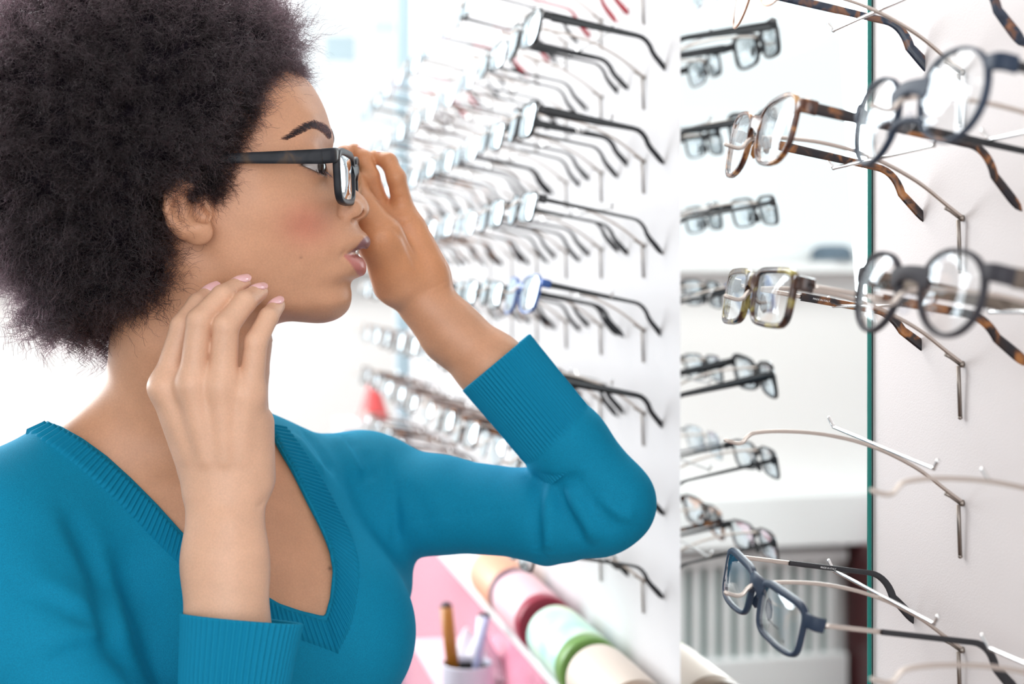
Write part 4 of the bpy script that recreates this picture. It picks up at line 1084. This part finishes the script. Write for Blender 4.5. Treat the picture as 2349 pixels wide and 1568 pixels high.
# soft baby hair along the hairline
seg_ = np.array([(690,166),(660,152),(634,150),(604,186),(586,258),(546,326),(524,392),(516,436),(486,456),(446,450)], float)
u = rng.uniform(0, len(seg_)-1.001, 1500); i0 = u.astype(int); q = seg_[i0]+(seg_[i0+1]-seg_[i0])*(u-i0)[:, None]+rng.normal(0, 7, (1500, 2))
p3, t = BODY.trace(q[:, 0], q[:, 1]); p3 = p3[t < 1.2]
gb = BODY.grad(p3, .002); L = rng.uniform(.005, .013, len(p3)); dirb = unit(gb*.7+np.array([.25, 0, -.1])+rng.normal(0, .5, p3.shape)); side = unit(np.cross(dirb, gb)+1e-6)
t = np.linspace(0, 1, 14)[None]; w = rng.uniform(0, 6.28, len(p3))[:, None]+2*np.pi*rng.uniform(.6, 1.6, len(p3))[:, None]*t
Bb = p3[:, None]+dirb[:, None]*(L[:, None]*t)[..., None]+side[:, None]*(.0014*np.sin(w)*t)[..., None]+gb[:, None]*(.0010*np.cos(w)*t)[..., None]
Bm = Bb.copy(); Bm[..., 1] = 2*DM-Bm[..., 1]
Bb = np.concatenate([Bb, Bm]); strands('baby_hair', Bb, rng.uniform(.00006, .0001, len(Bb)), HAIRM, hcore)
# brows
BR = smooth_loop([(657,321),(683,300),(709,284),(726,283),(747,291),(758,302),(760,312),(757,321),(748,316),(736,303),(716,296),(700,303),(674,315)], 4)
pts = []
while len(pts) < 1100:
    x, y = rng.uniform(655, 762), rng.uniform(282, 323)
    if poly_sd(BR, np.array([x]), np.array([y]))[0] < 0: pts.append((x, y))
pts = np.array(pts); p3, t = BODY.trace(pts[:, 0], pts[:, 1]); gb = BODY.grad(p3, .002)
f = np.clip((pts[:, 0]-657)/105, 0, 1)[:, None]
d3 = unit(np.array([-.55, 0, .55])*(f > .55)*f+np.array([-.8, 0, .15])*(1-f)+np.array([-.5, 0, .1])+gb*.25+rng.normal(0, .07, p3.shape)); d3 = unit(d3-(d3*gb).sum(-1, keepdims=True)*gb*.8)
t = np.linspace(0, 1, 7)[None]; L = rng.uniform(.0030, .0058, len(p3))
Eb = p3[:, None]+d3[:, None]*(L[:, None]*t)[..., None]+gb[:, None]*(.0006*np.sin(t*3.0)+.0002)[..., None]-np.array([0, 0, 1])*(.0010*t*t)[..., None]
Em = Eb.copy(); Em[..., 1] = 2*DM-Em[..., 1]
strands('eyebrow', Eb, np.full(len(Eb), .000075), HAIRM, woman); strands('eyebrow', Em, np.full(len(Em), .000075), HAIRM, woman)
# lashes
for e, sg in ((EYE[0], 1), (EYE[1], -1)):
    la = []
    for i in range(46):
        up = i % 3 != 0; a = rng.uniform(-1.05, .75); rr = .0138
        zz = .0022+.0018*math.cos(a) if up else -.0040+.001*abs(a)
        rt = e+A3((rr*math.cos(a)*.93, -sg*rr*math.sin(a)*.93*(-1), zz)) if False else e+A3((math.sqrt(max(0, rr*rr-zz*zz))*math.cos(a), -sg*math.sqrt(max(0, rr*rr-zz*zz))*math.sin(-a), zz))
        o = unit(rt-e); L = rng.uniform(.006, .0095) if up else rng.uniform(.003, .005); tt = np.linspace(0, 1, 8)[:, None]
        la.append(rt+o*L*tt+np.array([0, 0, 1])*((.006*tt**2-.002*tt) if up else (-.004*tt+.0012*tt*tt))+rng.normal(0, .0003, 3)*tt)
    strands('eyelashes', np.array(la), np.full(len(la), .00012), HAIRM, woman)

# ------------------------------------------------------------------ the glasses she tries on
eg = make_glasses('eyeglasses', 'bold', 'dark_horn', 'dark_horn', 'lens_coated', n=80, seg=12, over=dict(hz=.39, h=.0345, w=.052, splay=.10, th=.0052, tb=.0026, eh=.0052, rd=.0026, rw=.0023))
tag(eg, 'dark brushed horn rectangular eyeglasses worn on the woman\'s face', 'eyeglasses')
Rg = Matrix(((0, -1, 0), (1, 0, 0), (0, 0, 1))).to_4x4()
eg.matrix_world = Matrix.Translation((-.1150, DM, ZC+.0738)) @ Rg @ Matrix.Rotation(-.03, 4, 'X')
# ------------------------------------------------------------------ ledge, cases, counter and the things on it
b = MB(); b.box((S_EDGE2, 0, ZC-.474), (1.72, .062, ZC-.462), WM, .002)
tag(b.build('display_ledge', M['white_paint'], None, False), 'narrow white ledge along the far board under the spectacles', 'shelf')
def wobj(name, s, o, z, label, cat, group=None):
    e = empty(name, Matrix.Translation(wall(s, o, z))); return tag(e, label, cat, group)
kinds = [('peach', (.86, .42, .27), (.10, .03, .07), 'peach case with dark plum rim, farthest of the row on the ledge'),
         ('pink', (.86, .55, .60), (.30, .0, .03), 'pale pink case with dark red rim, third of the row on the ledge'),
         ('mint', (.55, .80, .70), (.14, .30, .06), 'mint green case with leaf green rim, second of the row on the ledge'),
         ('beige', (.72, .62, .54), (.22, .14, .085), 'beige case with brown end, nearest of the row on the ledge')]
for (nm, c1, c2, lab), s in zip(kinds, (1.165, 1.000, .790, .600)):
    r = .0365; e = wobj('spectacle_case', s, .0435, ZC-.462+r, lab, 'case', 'cylindrical cases on the ledge')
    R = Matrix(((DV.x, NV.x, 0), (DV.y, NV.y, 0), (0, 0, 1))).to_4x4()
    ax = R @ Matrix.Rotation(-math.pi/2, 4, 'Y')                    # lathe +z -> towards the camera (-along)
    m1 = mat('case_'+nm, c1, .4); 
    if nm == 'mint': noise_color(m1, 22, [(.35, (.42, .74, .66)), (.6, (.66, .86, .72)), (.8, (.74, .84, .55))], 2)
    b = MB(); b.lathe([(.0001, -.085), (r*.90, -.085), (r*.985, -.080), (r, -.07), (r, .062), (r*.995, .0625)], 40, ax); b.build('body', m1, e, sharp=50)
    b = MB(); b.lathe([(r*.99, .062), (r*1.004, .0625), (r*1.004, .083), (r*.99, .0865), (r*.84, .087), (r*.80, .079), (.0001, .078)], 40, ax); b.build('rim', mat('rim_'+nm, c2, .35), e, sharp=50)
# pink lacquered panel below the ledge, with a small shelf
PK = mat('pink_lacquer', (.74, .30, .40), .18, spec=.6)
b = MB(); b.box((S_EDGE2+.002, .0002, .10), (S_END-.002,   .016, ZC-.478), WM, .003)
tag(b.build('lower_panel', PK, None, False), 'glossy pink panel covering the far board below the ledge', 'panel')
SZ = ZC-.605
b = MB(); b.box((.92, .0165, SZ-.010), (1.60, .115, SZ), WM, .002)
tag(b.build('small_shelf', mat('pale_pink_shelf', (.80, .60, .66), .3), None, False), 'pale pink shelf on the pink panel holding cup and cloths', 'shelf')
def on_shelf(px, D): 
    Pt = Vector(((px-CX)/F*D-MT.x, D-MT.y, 0)); return Pt.dot(DV), Pt.dot(NV)
s0, o0 = on_shelf(1072, 1.90)
cup = wobj('pen_cup', s0, o0, SZ, 'white cup with a dark inside holding pens below the ledge', 'cup')
b = MB(); b.lathe([(.0001, .0), (.028, .0), (.031, .003), (.034, .095), (.0345, .098), (.0335, .099), (.0322, .096), (.0322, .090)], 32); b.build('body', mat('cup_lilac', (.72, .72, .84), .3), cup, sharp=50)
b = MB(); b.lathe([(.0322, .091), (.030, .078), (.0001, .078)], 32); b.build('inside', mat('cup_inside', (.01, .01, .012), .6), cup)
def pen(name, dx, dy, lean, L, c, lab, r=.0045):
    p = wobj(name, s0, o0, SZ, lab, 'pen', 'pens in the cup'); d = Vector((lean[0], lean[1], 1)).normalized()
    a = Vector((dx, dy, .0785)); b = MB(); b.sweep([a+d*(L*f) for f in (0, .5, .93)], r, 10, up=(1, 0, 0)); b.build('barrel', mat(name+'_c', c, .35), p)
    b = MB(); b.sweep([a+d*(L*.93), a+d*(L*.97), a+d*L], [(r, r), (r*.8, r*.8), (r*.3, r*.3)], 10, up=(1, 0, 0)); b.build('tip', mat(name+'_t', (.05, .03, .05), .4), p)
pen('pencil', -.018, .004, (-.12, .10), .100, (.42, .16, .02), 'orange-brown pencil standing left in the cup', .0085)
pen('marker', .012, .004, (.10, .30), .085, (.80, .80, .86), 'white marker leaning back in the cup', .007)
pen('ballpoint', .008, -.008, (.22, .10), .09, (.50, .52, .75), 'lilac ballpoint leaning right in the cup', .005)
# folded cleaning cloths
def cloth(px, D, w, h, c, seed, lab):
    s, o = on_shelf(px, D); rg = np.random.default_rng(seed); n = 22; V = []; 
    ph = rg.uniform(0, 6, 6)
    for i in range(n):
        for j in range(n):
            u, v = i/(n-1)-.5, j/(n-1)-.5; f = math.exp(-6*(u*u+v*v)); z = .004+h*f*(.65+.35*math.sin(9*u+ph[0]+4*v))+.012*abs(math.sin(11*v+ph[1]+6*u))*f
            V.append((u*w*(1-.25*f), v*w*(1-.25*f), z))
    q = n*n; V2 = V+[(x, y, max(0.0006, z-.0018)) for x, y, z in V]
    Fc = [(i*n+j, i*n+j+1, (i+1)*n+j+1, (i+1)*n+j) for i in range(n-1) for j in range(n-1)]
    Fc += [tuple(k+q for k in f[::-1]) for f in Fc]
    for i in range(n-1):
        for a, b_ in ((i, i+1), ((n-1)*n+i+1, (n-1)*n+i), ((i+1)*n, i*n), (i*n+n-1, (i+1)*n+n-1)): Fc.append((a, b_, b_+q, a+q))
    ob = mesh('cleaning_cloth', V2, Fc, mat('cloth_%d' % seed, c, .8)); ob.location = wall(s, o, SZ+.0005); ob.rotation_euler[2] = seed
    return tag(ob, lab, 'cloth', 'crumpled cloths on the pink shelf')
cloth(1118, 1.985, .085, .085, (.74, .73, .84), 3, 'crumpled white cloth right behind the pen cup')
cloth(1090, 2.17, .085, .11, (.80, .80, .86), 5, 'crumpled pale cloth farthest along the pink shelf')
# red cone ornament on a white plinth past the end of the display wall
pl = MB(); pl.box((2.50, -.02, 0), (2.66, .15, ZC-.325), WM, .004)
tag(pl.build('plinth', M['white_paint'], None, False), 'tall white plinth past the far end of the display wall', 'plinth')
e = wobj('ornament', 2.575, .065, ZC-.325, 'small red cone ornament on the white plinth behind her shoulder', 'ornament')
b = MB(); b.lathe([(.0001, 0), (.036, 0), (.038, .004), (.030, .03), (.016, .075), (.006, .10), (.0001, .104)], 24); b.build('body', mat('coral_red', (.75, .10, .10), .4), e)
# red vase on the cabinet and a dark hat on the window sill (both seen in the mirror)
e = wobj('vase', 3.62, 1.84, .60, 'dark red vase on the brown-red cabinet, seen in the mirror edge', 'vase')
b = MB(); b.lathe([(.0001, 0), (.030, 0), (.045, .03), (.050, .07), (.036, .115), (.022, .135), (.026, .15), (.020, .148)], 24); b.build('body', mat('vase_red', (.22, .008, .02), .3), e)
zsil = ZW
e = wobj('hat', 3.89, 1.73, zsil, 'dark blue-grey felt hat on the back window sill, seen in the mirror', 'hat')
FELT = mat('grey_felt', (.10, .14, .18), .9)
b = MB(); b.lathe([(.0001, .062), (.045, .060), (.066, .050), (.074, .022), (.076, .006)], 28); b.build('crown', FELT, e)
b = MB(); b.lathe([(.074, .008), (.088, .004), (.0995, .0015), (.0995, .0005), (.074, .0005)], 28); b.build('brim', mat('grey_felt_light', (.28, .30, .31), .9), e)
